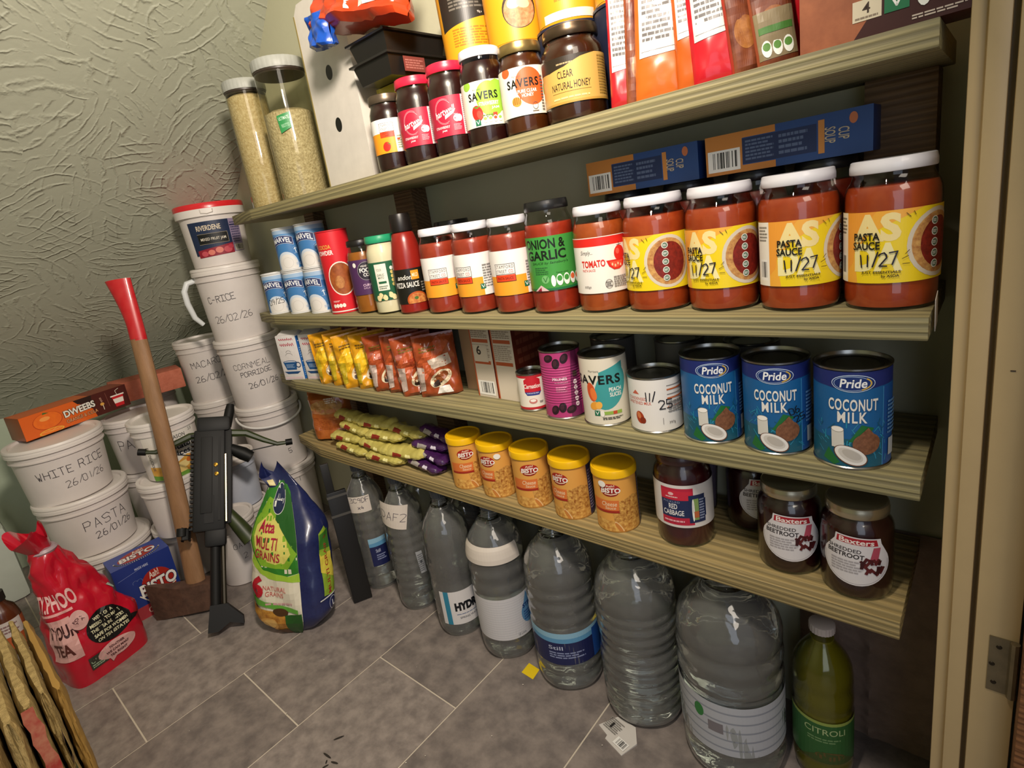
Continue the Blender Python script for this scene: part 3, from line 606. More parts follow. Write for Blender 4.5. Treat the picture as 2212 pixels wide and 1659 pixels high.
dup(k1, (-.280, .0465, Z3), face(-.280, .0465, 4), 'blue coconut milk tin next to the condensed milk tin')
tin('coconut_milk_tin', 'middle blue coconut milk tin with black handwritten date', -.199, .0435, Z3, -2, .0372, .1175, a_coco(1), '185d96', group=g)
def a_cond(a, H):
    a.r(-.12, 0, .12, H, 'e6e2dc'); a.t('CONDENSED', -.045, H * .60, -.012, H * .66, 'c2543c', .01); a.t('SWEETENED MILK', -.045, H * .52, -.006, H * .58, 'c2543c', .01); a.p([(-.035, H * .72), (-.029, H * .80), (-.023, H * .72)], 'c8644c')
    a.e(-.0245, .020, .0065, .0095, 'a83e1e', 15); a.e(-.026, .023, .003, .005, 'd07a4a', 15); a.e(-.020, .016, .0045, .005, '86301a')
    for i in range(7): a.r(.016, H * .86 - i * .0063, .050, H * .86 - i * .0063 + (.0022 if i % 2 else .0010), 'c2683a' if i % 2 else '7a7672')
    a.fine(.017, .026, .05, .044, 5, '8a8682'); a.t('397g', .0165, .009, .0265, .0135, '4a4644', 0); a.r(.008, .0105, .0086, .020, '6a6664')
    a.h('11/', -.015, H * .60, .0125, '15131c', .0014, 0, .42); a.h('25', .004, H * .44, .0125, '15131c', .0014, 0, .62)
tin('condensed_milk_tin', 'short white condensed milk tin with handwritten date and recessed dark top', -.363, .050, Z3, 0, .0368, .0835, a_cond, 'e6e2dc')
def a_peach(a, H):
    a.r(-.12, 0, .12, H, 'ddd5c2'); a.e(.006, H * .55, .0225, .036, '3f9a9a', -28); a.p([(-.010, H * .80), (.028, H * .93), (.028, H * .5), (.0, H * .3), (-.012, H * .5)], '3f9a9a'); a.t("Morrisons", -.026, H * .80, -.010, H * .835, '4a4a40', 0)
    a.t('SAVERS', -.052, H * .615, .0225, H * .755, '101814', .03, sp=1.15); a.t('PEACH\nSLICES', .003, H * .42, .0225, H * .56, 'f0ece2', .02)
    a.e(-.024, H * .50, .007, .015, 'd2542a', 10); a.e(-.021, H * .47, .005, .010, 'e87a3a', 10); a.e(-.021, H * .29, .008, .006, 'e8a03a', 30); a.e(-.014, H * .30, .005, .006, 'f0b04a', -20)
    a.veg(-.022, H * .135, .0085); a.r(-.008, H * .15, .020, H * .20, '8fb04a'); a.r(.006, H * .15, .012, H * .20, 'c04a2a'); a.e(-.010, H * .17, .003, .005, 'ece8dc'); a.fine(-.010, H * .07, .022, H * .115, 2, '4a463e')
tin('peach_slices_tin', 'cream and teal peach slices tin between the pink prunes and white condensed milk tins', -.4435, .047, Z3, 4, .0355, .110, a_peach, 'ddd5c2')
def a_prune(a, H):
    a.r(-.1, 0, .1, H, 'b03a74'); a.p([(.008, 0), (.03, 0), (.03, H), (.018, H), (.012, H * .5)], '6e2450')
    for x, y, q in ((-.020, .92, 20), (-.008, .84, 80), (.006, .91, 60), (-.018, .12, 60), (-.005, .16, 80), (.009, .12, 20)): a.e(x, H * y, .0085, .0062, '2a1620', q, n=20); a.e(x - .001, H * y + .001, .005, .0032, '43222e', q, n=16)
    a.t('PRUNES', -.016, H * .58, .007, H * .63, 'eed2dc', .03); a.t('IN GRAPE JUICE', -.013, H * .525, .008, H * .555, 'e8b8cc', .01); a.fine(-.012, H * .40, .006, H * .49, 3, 'd888aa')
    for i in range(5): a.e(.020, H * (.53 - i * .085), .0034, .0040, 'd8c8cc', n=14); a.fine(.018, H * (.515 - i * .085), .022, H * (.54 - i * .085), 2, '6e2450')
    a.r(.017, H * .62, .0245, H * .70, '3a2c28')
tin('prunes_tin', 'tall pink ridged tin of prunes with dark fruit on the label', -.5205, .0455, Z3, 0, .0325, .1145, a_prune, 'b03a74', ridges=1)
def a_carn(a, H):
    a.r(-.1, 0, .1, H, 'e8e0d2'); a.r(-.1, 0, .1, H * .07, 'b8242e'); a.r(-.1, H * .93, .1, H, 'b8242e'); a.r(-.016, H * .52, .013, H * .88, 'c2202e'); a.e(-.0015, H * .88, .013, .004, 'c2202e'); a.p([(-.016, H * .52), (.013, H * .52), (.009, H * .42), (-.012, H * .42)], '2a3a86')
    a.t('Carnation', -.0165, H * .63, .0125, H * .76, 'f4e8e0', .02, sh=.2); a.t('EVAPORATED MILK', -.012, H * .465, .009, H * .505, 'd8dcea', .01); a.e(-.003, H * .25, .007, .0045, 'c87a72'); a.e(-.003, H * .27, .005, .0025, 'f0ece4'); a.fine(.008, H * .17, .015, H * .24, 2, '6a6460')
tin('evaporated_milk_tin', 'small evaporated milk tin with red and blue badge beside the pink tin', -.5905, .052, Z3, 2, .0255, .0675, a_carn, 'e8e0d2')
# more tin tops in the dark behind
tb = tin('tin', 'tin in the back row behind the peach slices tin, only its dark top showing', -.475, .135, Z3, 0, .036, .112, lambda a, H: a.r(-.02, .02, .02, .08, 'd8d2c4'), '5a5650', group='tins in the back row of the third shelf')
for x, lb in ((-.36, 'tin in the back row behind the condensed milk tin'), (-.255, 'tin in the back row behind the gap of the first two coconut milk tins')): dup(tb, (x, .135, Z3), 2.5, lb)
# two cereal-bar cartons
def a_bar(a, w_, d, h):
    a.r(-w_ / 2, 0, w_ / 2, h, 'd9cdbb'); a.r(-w_ / 2, h * .90, w_ / 2, h, 'c06a3c')
    for v in (.72, .44): a.r(-w_ * .42, h * v, w_ * .40, h * (v + .045), 'b8562c')
    a.fine(-w_ * .42, h * .78, w_ * .42, h * .88, 4, '9a8a78'); a.fine(-w_ * .42, h * .50, w_ * .42, h * .70, 8, 'a89886'); a.r(-w_ / 2, 0, -w_ / 2 + .003, h, 'b8562c')
def a_bar2(a, w_, d, h):
    a_bar(a, w_, d, h); a.r(-w_ * .40, h * .47, w_ * .3, h * .69, 'd9cdbb'); a.t('6', -w_ * .25, h * .56, -w_ * .02, h * .68, '2a2420', .02); a.bars(-w_ * .42, h * .03, w_ * .42, h * .22)
def a_barside(a, w_, d, h): a.r(-d / 2, 0, d / 2, h, '6e2a1c'); a.fine(-d * .4, h * .2, d * .4, h * .9, 6, '8e4a34')
carton('cereal_bar_carton', 'white and orange cereal bar carton with barcode, beside the brown snack packs', 'carton', -.7125, .066, Z3, radians(-3), .052, .10, .150, 'd9cdbb', a_bar2, a_barside, group='cereal bar cartons')
carton('cereal_bar_carton', 'white and orange cereal bar carton without barcode, beside the small evaporated milk tin', 'carton', -.6575, .064, Z3, radians(-3), .052, .10, .150, 'b8562c', a_bar, a_barside, group='cereal bar cartons')
carton('brown_carton', 'plain pale brown carton pressed behind the barcode carton', 'carton', -.768, .092, Z3, 0, .050, .09, .149, 'a8886a')
# white paper packs with a blue cup
def a_cup(a, w_, h):
    for vv, ww, hh in ((.85, .34, .022), (.74, .33, .030)):
        a.l([(-w_ * ww + 2 * w_ * ww * i / 22, h * vv + h * hh * sin(i * 1.9) * (1.3 if i % 7 == 0 else .8)) for i in range(23)], .0016, 'c23a52')
    a.ring(0, h * .50, w_ * .18, h * .07, .0012, 'b8b4b2', 20, 160); a.ring(0, h * .56, w_ * .13, h * .06, .0012, 'c4c0be', 20, 160)
    a.e(-w_ * .04, h * .385, w_ * .33, h * .030, '1f4a80'); a.e(-w_ * .04, h * .385, w_ * .29, h * .018, 'c8ccd4'); a.p([(-w_ * .37, h * .38), (w_ * .29, h * .38), (w_ * .22, h * .22), (-w_ * .26, h * .22)], '215288'); a.ring(w_ * .34, h * .32, w_ * .11, h * .05, .0022, '215288')
    a.p([(-w_ * .42, h * .185), (w_ * .40, h * .185), (w_ * .22, h * .135), (-w_ * .26, h * .135)], '1c4474'); a.fine(-w_ * .25, h * .26, w_ * .15, h * .34, 3, '8fa8c8'); a.r(-w_ * .42, h * .03, w_ * .42, h * .07, 'd8c0c4')
def whitepack(x, y, rz, label):
    t = thing('paper_pack', label, 'pack', (x, y, Z3), rz, 'white paper packs with a blue cup'); w_, d, h = .066, .042, .128
    MB().box((-w_ / 2, -d / 2, 0), (w_ / 2, d / 2, h - .008), mat('ddd8d6', .5, bump=.25, bs=70), b=.003).add([(-w_ / 2 + .003, -d / 2 + .002, h - .0095), (w_ / 2 - .003, -d / 2 + .002, h - .0095), (w_ / 2 - .004, .004, h), (-w_ / 2 + .004, .004, h), (w_ / 2 - .003, d / 2 - .002, h - .0095), (-w_ / 2 + .003, d / 2 - .002, h - .0095)], [(0, 1, 2, 3), (3, 2, 4, 5), (0, 3, 5), (1, 4, 2)], mat('ddd8d6', .5, bump=.25, bs=70)).build('pack', t)
    a = Art(flat((0, -d / 2, 0), (1, 0, 0), (0, 0, 1)), None, .0003); a_cup(a, w_, h); a.build(t, 'print')
    b = Art(flat((w_ / 2, 0, 0), (0, 1, 0), (0, 0, 1)), None, .0003); b.r(-d / 2, .002, d / 2, h - .012, '2a6ab4'); b.t('TIP', -d * .38, h * .72, d * .30, h * .81, 'e8eef4', .03); b.t('TEA', -d * .38, h * .30, d * .30, h * .39, 'e8eef4', .03); b.fine(-d * .4, h * .45, d * .35, h * .68, 5, '8fb8e0'); b.fine(-d * .4, h * .08, d * .35, h * .27, 5, '8fb8e0', seed=5); b.build(t, 'side_print')
    return t
whitepack(-1.352, .030, radians(20), 'white paper pack with a blue cup, at the bucket end of its shelf')
whitepack(-1.277, .052, radians(16), 'white paper pack with a blue cup, touching the yellow noodle packets')
# noodle packets, wrinkled foil
def a_nood(c1, c2, c3, sd):
    def f(a, w_, h):
        R = random.Random(sd)
        a.p([(-w_ * .5, h * .55), (w_ * .1, h * .98), (w_ * .5, h * .98), (-w_ * .3, h * .30)], c2); a.p([(-w_ * .2, h * .62), (w_ * .32, h * .70), (w_ * .36, h * .52), (-w_ * .12, h * .46)], c3)
        a.e(w_ * .05, h * .30, w_ * .30, h * .12, 'd8c8a8', 30); a.e(w_ * .05, h * .32, w_ * .22, h * .07, '8a4a24', 30); a.e(-w_ * .05, h * .22, w_ * .12, h * .05, '2c1a10', 20)
        a.p([(-w_ * .1, h * .04), (w_ * .3, h * .05), (w_ * .22, h * .17), (-w_ * .02, h * .16)], 'e4e0d8'); a.fine(-w_ * .35, h * .75, w_ * .1, h * .85, 2, '7a5a14', seed=sd); a.p([(-w_ * .5, h * .1), (-w_ * .36, h * .12), (-w_ * .30, h * .5), (-w_ * .48, h * .52)], c1)
    return f
pos = [(-1.190, 'yellow noodle packet touching the white paper packs'), (-1.138, 'yellow noodle packet second from the white paper packs'), (-1.086, 'yellow noodle packet third from the white paper packs'), (-1.034, 'yellow noodle packet touching the brown packets')]
for i, (x, lb) in enumerate(pos): packet('noodle_packet', lb, 'packet', x, .042 + .004 * (i % 2), Z3 + .001, radians(47 + 5 * (i % 3) - 3), .084, .122, .030, .022, mat('d89a16', .28, coat=.4), a_nood('b8a01e', 'f0c020', 'f4d030', i), .009, 3 + i * 5, (radians(-3), radians(-4 + 2 * (i % 2))), 'yellow noodle packets', fin=.004)
pos = [(-.974, 'brown and orange noodle packet touching the yellow packets'), (-.925, 'brown and orange noodle packet second from the yellow packets'), (-.876, 'brown and orange noodle packet third from the yellow packets'), (-.823, 'brown and white noodle packet beside the pale brown carton')]
for i, (x, lb) in enumerate(pos): packet('noodle_packet', lb, 'packet', x, .045 + .004 * (i % 2), Z3 + .001, radians(45 + 4 * (i % 3) - 3), .084, .122, .030, .022, mat('9a4420', .28, coat=.4), a_nood('b8a498', 'b8542a', 'c8b8a8' if i in (1, 3) else 'a03a1c', i + 7), .009, 40 + i * 5, (radians(-3), radians(-4 + 3 * (i % 2))), 'brown noodle packets', fin=.004)
def a_red(a, w_, d, h): a.r(-w_ / 2, 0, w_ / 2, h, '7c1c1e'); a.r(-w_ * .4, h * .74, w_ * .36, h * .93, 'a84a4a'); a.r(-w_ * .38, h * .76, w_ * .34, h * .91, '86201f'); a.fine(-w_ * .3, h * .8, w_ * .25, h * .88, 2, 'c88a84')
for x, lb in ((-1.165, 'dark red carton standing behind the yellow packets, bucket end'), (-1.055, 'middle dark red carton standing behind the noodle packets'), (-.945, 'dark red carton standing behind the brown packets')): carton('red_carton', lb, 'carton', x + .0, .095, Z3, 0, .104, .07, .138, '7c1c1e', a_red, group='dark red cartons behind the noodles')
# ------------------------------------------------------------ lowest shelf: gravy tubs, jars, snack bars, loaf
def a_bisto(a, H):
    a.r(-.105, 0, .105, H, 'dfa14c'); a.p([(-.008, H * .52), (.030, H * .66), (.045, H * .60), (.045, 0), (.0, 0)], mat('e6b25a', .5, n=.95, ns=210, n2='8e4c12')); a.p([(-.035, 0), (.045, 0), (.045, H * .16), (.0, H * .20), (-.035, H * .22)], mat('e8b660', .5, n=.9, ns=160, n2='a8641c'))
    a.e(.004, H * .07, .004, .013, 'eac088', 30, n=14); a.e(.003, H * .07, .003, .011, 'c8803a', 30, n=14)
    a.e(-.006, H * .80, .0165, H * .115, 'a8281e'); a.e(-.006, H * .735, .0125, H * .06, '8e1c16'); a.t('Aah!', -.012, H * .855, .002, H * .895, 'f0dcc0', .02, rot=4); a.t('BISTO', -.0205, H * .745, .0105, H * .840, 'f2ece0', .035, sh=.1, arc=4); a.l([(-.014, H * .725), (-.005, H * .712), (.004, H * .73)], .0016, 'f0d8b8')
    a.p([(-.040, H * .40), (.0055, H * .40), (.0065, H * .60), (-.040, H * .60)], 'd87436'); a.p([(-.040, H * .36), (.006, H * .36), (.006, H * .405), (-.040, H * .405)], 'a02a1a'); a.t('Cheese', -.021, H * .49, .003, H * .575, 'f0d0a8', .01, sh=.2); a.t('Sauce', -.016, H * .43, .001, H * .485, 'f0d0a8', .01, sh=.2)
    a.r(.045, 0, .08, H, '3c3450'); a.fine(.047, H * .1, .078, H * .9, 14, '9a90a4')
def bisto(x, y, off, label):
    t = thing('gravy_tub', label, 'tub', (x, y, Z4), face(x, y, off), 'yellow-lidded cheese sauce tubs'); r, h = .0335, .108
    MB().lathe([(0, .001), (r - .002, .001), (r - .001, 0), (r, .0015), (r, h - .012), (r - .001, h - .008), (0, h - .008)], mat('dca050', .45), 44).build('tub', t)
    MB().lathe([(0, h - .0075), (r + .0016, h - .013), (r + .0024, h - .0125), (r + .0026, h - .004), (r + .0018, h - .0008), (r + .0002, h), (r - .002, h - .0022), (0, h - .0022)], mat('f2bd10', .35, coat=.2), 48).build('lid', t)
    a = Art(cyl(r + .0002, .003)); a.clip = (None, 0, None, h - .017); a_bisto(a, h - .017); a.build(t); return t
b1 = bisto(-.442, .043, -6, 'yellow-lidded cheese sauce tub at the end beside the red cabbage jar, white sticker on it')
for x, y, o, lb in ((-.5265, .042, -28, 'yellow-lidded cheese sauce tub second from the red cabbage jar'), (-.612, .041, 2, 'middle yellow-lidded cheese sauce tub with its badge facing straight out'), (-.695, .041, -26, 'yellow-lidded cheese sauce tub second from the purple bars, white sticker on it'), (-.776, .039, 6, 'yellow-lidded cheese sauce tub touching the purple bars')): 
    q = dup(b1, (x, y, Z4), face(x, y, o), lb)
    if x == -.695: q2 = q
for q, u in ((b1, -.017), (q2, .016)):
    a = Art(cyl(.0337, .003), .003, .0022); a.e(u, .083, .0062, .0055, 'f0ece2', -12, n=20); a.build(q, 'sticker')
def a_cab(a, H):
    a.r(-.13, 0, .13, H, 'd9d4d0'); a.r(-.034, .004, .013, H - .005, 'b8243e'); a.p([(-.034, .016), (.032, .016), (.032, .044), (-.034, .044)], '1f2c52'); a.p([(-.034, .046), (.008, .044), (.012, .058), (-.034, .060)], 'c8283e')
    a.t('PICKLED', -.030, .0395, -.006, .0425, '8a94b0', .01, sp=1.2); a.t('RED\nCABBAGE', -.031, .0195, -.001, .0380, 'e8e6e4', .015); a.e(-.018, .054, .004, .0025, 'e8b8b8'); a.fine(-.026, .0475, -.008, .0505, 1, 'e8c8c8')
    a.r(.006, .008, .030, .052, '1f2c52'); a.r(.012, .012, .020, .046, '7f9a5a'); a.loz(.010, .010, 1, .004, .036, ('d8d4d0',)); a.fine(.021, .012, .029, .046, 8, '8a94b0'); a.r(.013, .016, .020, .026, 'b8643a'); a.fine(-.03, .008, .0, .013, 1, 'e8a8b0')
BEET = mat('260608', .25, n=.3, ns=30, n2='3a0c14', coat=.3)
jar('red_cabbage_jar', 'pickled red cabbage jar with red and navy label, dark purple contents', -.3365, .0605, Z4, 0, .0412, .143, mat('4a0f18', .3, n=.5, ns=50, n2='2c0810', coat=.3), '4a2a28', a_cab, .068, .035, rl=.036, fill=.93)
class Scaled:
    """the same artwork drawn larger"""
    def __init__(s, a, ku, kv): s.a, s.k = a, (ku, kv)
    def __getattr__(s, n):
        if n in ('o', 'st'): return getattr(s.a, n)
        return lambda *p, **q: s.call(n, p, q)
    def call(s, n, p, q):
        ku, kv = s.k; p = list(p)
        if n in ('p', 'l'): p[0] = [(x * ku, y * kv) for x, y in p[0]]
        elif n == 't': p[1:5] = [p[1] * ku, p[2] * kv, p[3] * ku, p[4] * kv]
        else: p[:4] = [p[0] * ku, p[1] * kv, p[2] * ku, p[3] * kv]
        getattr(s.a, n)(*p, **q); return s
def a_beet(a, H):
    a.p([(-.028 * cos(radians(t)) if 0 else .0295 * cos(radians(t)), .026 + .026 * sin(radians(t))) for t in range(-200, 21, 10)] + [(.021, .048), (.020, .0535), (-.017, .0555), (-.018, .049)], 'd8d3d4')
    a.ring(0, .026, .0278, .0243, .0003, '4a3a4a', -190, 10); a.p([(-.0165, .0470), (.018, .0455), (.0165, .0525), (-.0155, .0540)], 'a8202c'); a.t('Baxters', -.0140, .0468, .0145, .0525, 'f0e4dc', .02, rot=-2.5)
    a.t('SHREDDED', -.0235, .0375, .004, .0415, '2a2426', .01, rot=-3); a.t('BEETROOT', -.0245, .0310, .0065, .0362, '2a2426', .02, rot=-3); a.fine(-.021, .013, .005, .028, 5, 'a8a2a4')
    a.p([(.011, .030), (.018, .030), (.020, .044), (.014, .044)], 'b04a5c')
    for i in range(16): x = rnd.uniform(.004, .024); v = rnd.uniform(.018, .032); a.l([(x, v), (x + rnd.uniform(-.006, .006), v - rnd.uniform(.003, .008))], .0032, rnd.choice(('4a1418', '5c1c1e', '3a0e12'))); pass
kw = dict(cont=BEET, lid=mat('c8bfa4', .25, metal=.9), art=lambda a, H: a_beet(Scaled(a, 1.26, 1.2), H), H=.070, v0=.022, rl=.0335, fill=.90, lh=.014, sh=.70)
bt = jar('beetroot_jar', 'shredded beetroot jar at the door end of the lowest shelf', -.1155, .054, Z4, 0, .0385, .1205, group='shredded beetroot jars', **kw)
dup(bt, (-.194, .066, Z4), face(-.194, .066, 4), 'shredded beetroot jar second from the door, between the other two')
dup(bt, (-.262, .142, Z4), face(-.262, .142, 24), 'shredded beetroot jar in the dark back row, half hidden')
t = thing('plastic_tub', 'clear plastic tub in the dark behind the red cabbage jar', 'tub', (-.350, .150, Z4), 0)
MB().lathe([(0, 0), (.026, 0), (.0325, .115), (.0325, .12)], thin('d8d8e0', .1, 1, key='tub'), 32).build('tub', t)
MB().lathe([(0, .1195), (.034, .1195), (.034, .126), (0, .127)], mat('b8b8c0', .4), 32).build('lid', t)
MB().lathe([(0, .002), (.0245, .002), (.030, .09), (0, .09)], mat('9a8a94', .5, n=.6, ns=60), 30).build('contents', t)
# loaf in orange film
def a_loaf(a, w_, h):
    a.e(-.002, h * .73, w_ * .40, h * .15, mat('c89a5a', .5, n=.8, ns=60, n2='8a5a2c')); a.fine(-w_ * .02, h * .80, w_ * .28, h * .92, 3, 'e8d8c8'); a.r(-w_ * .36, h * .60, w_ * .22, h * .68, 'b87a52'); a.fine(-w_ * .36, h * .25, w_ * .25, h * .52, 8, '9a4a1e'); a.bars(w_ * .14, h * .02, w_ * .46, h * .2, '1a1a1a', 'c8c4b8')
packet('loaf', 'small loaf in orange-brown film at the bucket end of the lowest shelf', 'bread', -1.318, .075, Z4 + .001, radians(34), .115, .128, .075, .050, mat('b8662a', .3, n=.6, ns=26, n2='8e4416', coat=.4), a_loaf, .006, 21, fin=.006)
# snack bars in flow wrap, heaped
def bar_proto(nm, col, col2, label, group, L_=.130):
    t = thing(nm, label, 'snack bar', (0, 0, 0), 0, group); m = MB()
    def f(u, v):
        x = (u - .5) * L_; e = min(1, (.5 - abs(u - .5)) / .10); a = 2 * pi * v; k = .004 + .0105 * e ** .6; q = .0006 + .0105 * e ** .6
        n = .0036 * NZ.noise((x * 48, a * 1.2, 5)) + .0012 * NZ.noise((x * 150, a * 2, 9)) + (.0012 * sin(x * 900) if e < .7 else 0)
        return (x, -(k + .004) * 1.15 * cos(a), q * sin(a) + n)
    m.grid(f, 40, 14, mat(col, .28, n=.55, ns=45, n2=col2, coat=.35)); m.build('wrapper', t)
    a = Art(lambda u, v, o: V(f(u / L_ + .5, v / .011 / 2 / pi)) + V((0, -o, 0)), .004, .0008, .0002, dv=.003)
    a.p([(-.030, -.002), (-.005, -.005), (.002, .005), (-.028, .008)], '8e2a1c' if nm == 'snack_bar' and col[0] != '4' else 'a8a09a'); a.p([(.012, -.003), (.030, -.002), (.028, .006), (.014, .007)], 'f0e8a0' if col[0] != '4' else 'd8d0e0'); a.build(t, 'print')
    return t
g = 'snack bars in yellow wrappers'
yb = bar_proto('snack_bar', 'd2c66e', 'a39440', 'x', g)
Yp = [(-1.165, .026, .0115, -3, 'yellow-wrapped snack bar at the bottom front of the heap, by the loaf'), (-1.035, .026, .0115, 2, 'yellow-wrapped snack bar at the bottom front of the heap, nearer the purple bars'),
      (-1.195, .038, .034, 3, 'yellow-wrapped snack bar in the second layer with a golden end, by the loaf'), (-1.075, .036, .034, -4, 'yellow-wrapped snack bar in the middle of the second layer'), (-.968, .038, .034, 5, 'yellow-wrapped snack bar in the second layer, ending against the purple bars'),
      (-1.170, .050, .056, -5, 'yellow-wrapped snack bar in the third layer, by the loaf'), (-1.050, .048, .056, 4, 'yellow-wrapped snack bar in the third layer, middle of the heap'),
      (-1.205, .064, .078, -2, 'pale wrapped snack bar on top of the heap, by the loaf'), (-1.095, .062, .078, 3, 'pale wrapped snack bar on top of the heap, middle'), (-.985, .064, .070, -4, 'pale wrapped snack bar on top, behind the purple bars'),
      (-1.10, .088, .0115, 0, 'yellow-wrapped snack bar hidden low at the back of the heap, middle'), (-1.06, .090, .034, 0, 'yellow-wrapped snack bar at the back of the heap, second layer'), (-1.10, .092, .056, 0, 'yellow-wrapped snack bar at the back of the heap, third layer')]
for i, (x, y, z, r, lb) in enumerate(Yp):
    o = yb if i == 0 else dup(yb, (0, 0, 0), 0, lb); o['label'] = lb
    o.location = (x, y, Z4 + z); o.rotation_euler = (radians((i * 37) % 30 - 15), radians(-r * .5), radians(r))
g = 'snack bars in purple wrappers'
pb = bar_proto('snack_bar', '4a1f5a', '2a1236', 'x', g, .112)
Pp = [(-.910, .040, .0115, -6, 'purple-wrapped snack bar at the bottom of the heap beside the first yellow-lidded tub'), (-.892, .052, .034, -10, 'purple-wrapped snack bar in the second layer of the heap'), (-.900, .060, .056, 4, 'purple-wrapped snack bar in the third layer of the heap'), (-.885, .070, .078, -8, 'purple-wrapped snack bar on top of the heap'), (-.90, .094, .0115, 0, 'purple-wrapped snack bar low at the back of the heap'), (-.90, .10, .034, 0, 'purple-wrapped snack bar at the back of the heap, second layer')]
for i, (x, y, z, r, lb) in enumerate(Pp):
    o = pb if i == 0 else dup(pb, (0, 0, 0), 0, lb); o['label'] = lb
    o.location = (x, y, Z4 + z); o.rotation_euler = (radians((i * 41) % 30 - 15), radians(-r * .4), radians(r))
# ------------------------------------------------------------ top shelf
def a_honey(a, H):
    a.r(-.13, 0, .13, H, 'c9a052'); a.p([(-.13, H * .80), (-.034, H * .72), (-.012, H * .78), (.010, H * .93), (.030, H), (-.13, H)], '2a2014'); a.p([(-.12, 0), (.12, 0), (.12, H * .05), (-.12, H * .05)], 'b48a3c'); a.fine(-.022, H * .82, .0, H * .88, 1, 'a8946a')
    a.t('CLEAR', -.022, H * .545, -.001, H * .70, '2a2014', .005); a.t('NATURAL HONEY', -.032, H * .30, .021, H * .455, '2a2014', .005); a.l([(-.032, H * .25), (.021, H * .25)], .0004, '8a6a2c'); a.fine(-.031, H * .09, .020, H * .16, 1, 'e0c888'); a.fine(.034, H * .1, .055, H * .95, 14, 'a07c34')
jar('honey_jar', 'dark clear-honey jar with gold label, largest jar on the top shelf', -.4405, .0505, Z1, 0, .0412, .1165, mat('3a1a08', .25, n=.3, ns=20, coat=.3), mat('5a4a38', .3, metal=.8), a_honey, .056, .022, rl=.0365, fill=.93, lh=.014, sh=.70)
def a_sav(c, prod, hon):
    def f(a, H):
        a.r(-.1, 0, .1, H, 'e4dccb'); a.e(.009, H * .58, .021, H * .40, c, 20); a.p([(-.006, H * .84), (.02, H), (.03, H * .95), (.03, H * .3), (.0, H * .25)] if not hon else [(-.008, H * .5), (.0, H * .62), (.0, H * .4)], c); a.e(-.026, H * .93, .007, H * .1, c)
        a.t('Morrisons', -.016, H * .795, -.004, H * .835, '4a463e', 0); a.t('SAVERS', -.025, H * .58, .021, H * .76, '14160f', .03, sp=1.15)
        if hon:
            a.t('PURE CLEAR\nHONEY', -.010, H * .37, .017, H * .53, 'f4ece0', .02); a.e(-.013, H * .30, .007, .006, 'e8923a', -25)
            for i in range(4): a.l([(-.018 + i * .003, H * .25), (-.016 + i * .003, H * .38)], .0012, '8a4a14')
            a.ring(.0125, H * .17, .0038, .0045, .0006, '5a5048'); a.fine(.008, H * .04, .017, H * .08, 1, '5a5048'); a.fine(.023, H * .05, .028, H * .8, 12, '5a5650'); a.loz(.027, .012, 1, .006, .030, ('7fa04a',))
        else:
            a.t(prod, -.009, H * .44, .021, H * .53, 'f0f4e4', .02); a.t('JAM', .009, H * .34, .021, H * .41, 'f0f4e4', .02); a.e(-.013, H * .30, .0085, .011, 'c8281e', 15); a.e(-.010, H * .26, .004, .006, 'e04a3a', 15); a.p([(-.020, H * .46), (-.013, H * .40), (-.006, H * .46), (-.013, H * .44)], '4a8a2a')
            a.veg(-.018, H * .03, .0085); a.fine(-.006, H * .17, .016, H * .25, 2, '5a7a2a'); a.r(.010, H * .18, .0165, H * .27, 'b0402a'); a.loz(-.006, .004, 4, .0075, .009, ('8ab04a', '8ab04a', 'c04a2a'))
    return f
jar('honey_jar', 'honey jar with orange and cream label and gold lid, beside the gold-labelled jar', -.5195, .042, Z1, 2, .0330, .119, mat('4a2208', .25, n=.3, ns=20, coat=.3), mat('a88f58', .3, metal=.85), a_sav('dd5a26', '', 1), .062, .024, rl=.0305, fill=.90, lh=.014)
jar('strawberry_jam_jar', 'strawberry jam jar with lime and cream label and white lid', -.5945, .043, Z1, -2, .0338, .1345, JAM, 'dcdce0', a_sav('8fb83a', 'STRAWBERRY', 0), .062, .026, rl=.031, fill=.86, lh=.013)
def a_hart(a, H):
    a.r(-.105, 0, .0165, H, 'b01c38'); a.r(.0165, 0, .030, H, 'e2d6d2'); a.fine(.0175, .003, .023, H - .003, 18, '9a8a8c', k=.4); a.r(.030, 0, .1, H, 'b01c38')
    a.ring(-.013, H * .62, .014, .017, .0005, 'e0a8ae', 40, 300); a.ring(-.013, H * .62, .0155, .0185, .0004, 'e0a8ae', 60, 290); a.t('hartwell', -.030, H * .535, .006, H * .70, 'f0e2de', .010, sh=.3, rot=14); a.p([(-.012, H * .52), (.006, H * .66), (.002, H * .55), (-.012, H * .42)], 'e8d0cc')
    a.t('STRAWBERRY', -.032, H * .20, -.006, H * .265, 'ecd4d4', .015); a.t('JAM', -.0205, H * .105, -.012, H * .165, 'ecd4d4', .015)
    a.e(.006, H * .42, .0052, .0052, 'ecdcd8'); a.e(.010, H * .42, .0045, .0052, 'ecdcd8'); a.r(.0015, H * .40, .005, H * .44, 'b8707c'); a.fine(.0, H * .12, .012, H * .28, 5, 'd8909c'); a.fine(.002, H * .50, .009, H * .54, 1, 'd8909c')
kw = dict(cont=JAM, lid=mat('c81e3c', .35, coat=.3), art=a_hart, H=.058, v0=.027, rl=.0318, fill=.88, lh=.014)
h1 = jar('strawberry_jam_jar', 'red-labelled strawberry jam jar beside the lime-labelled jar', -.667, .043, Z1, 0, .0342, .1345, group='red-labelled jam jars', **kw)
dup(h1, (-.7445, .042, Z1), face(-.7445, .042, 0), 'red-labelled strawberry jam jar beside the white and orange labelled jam')
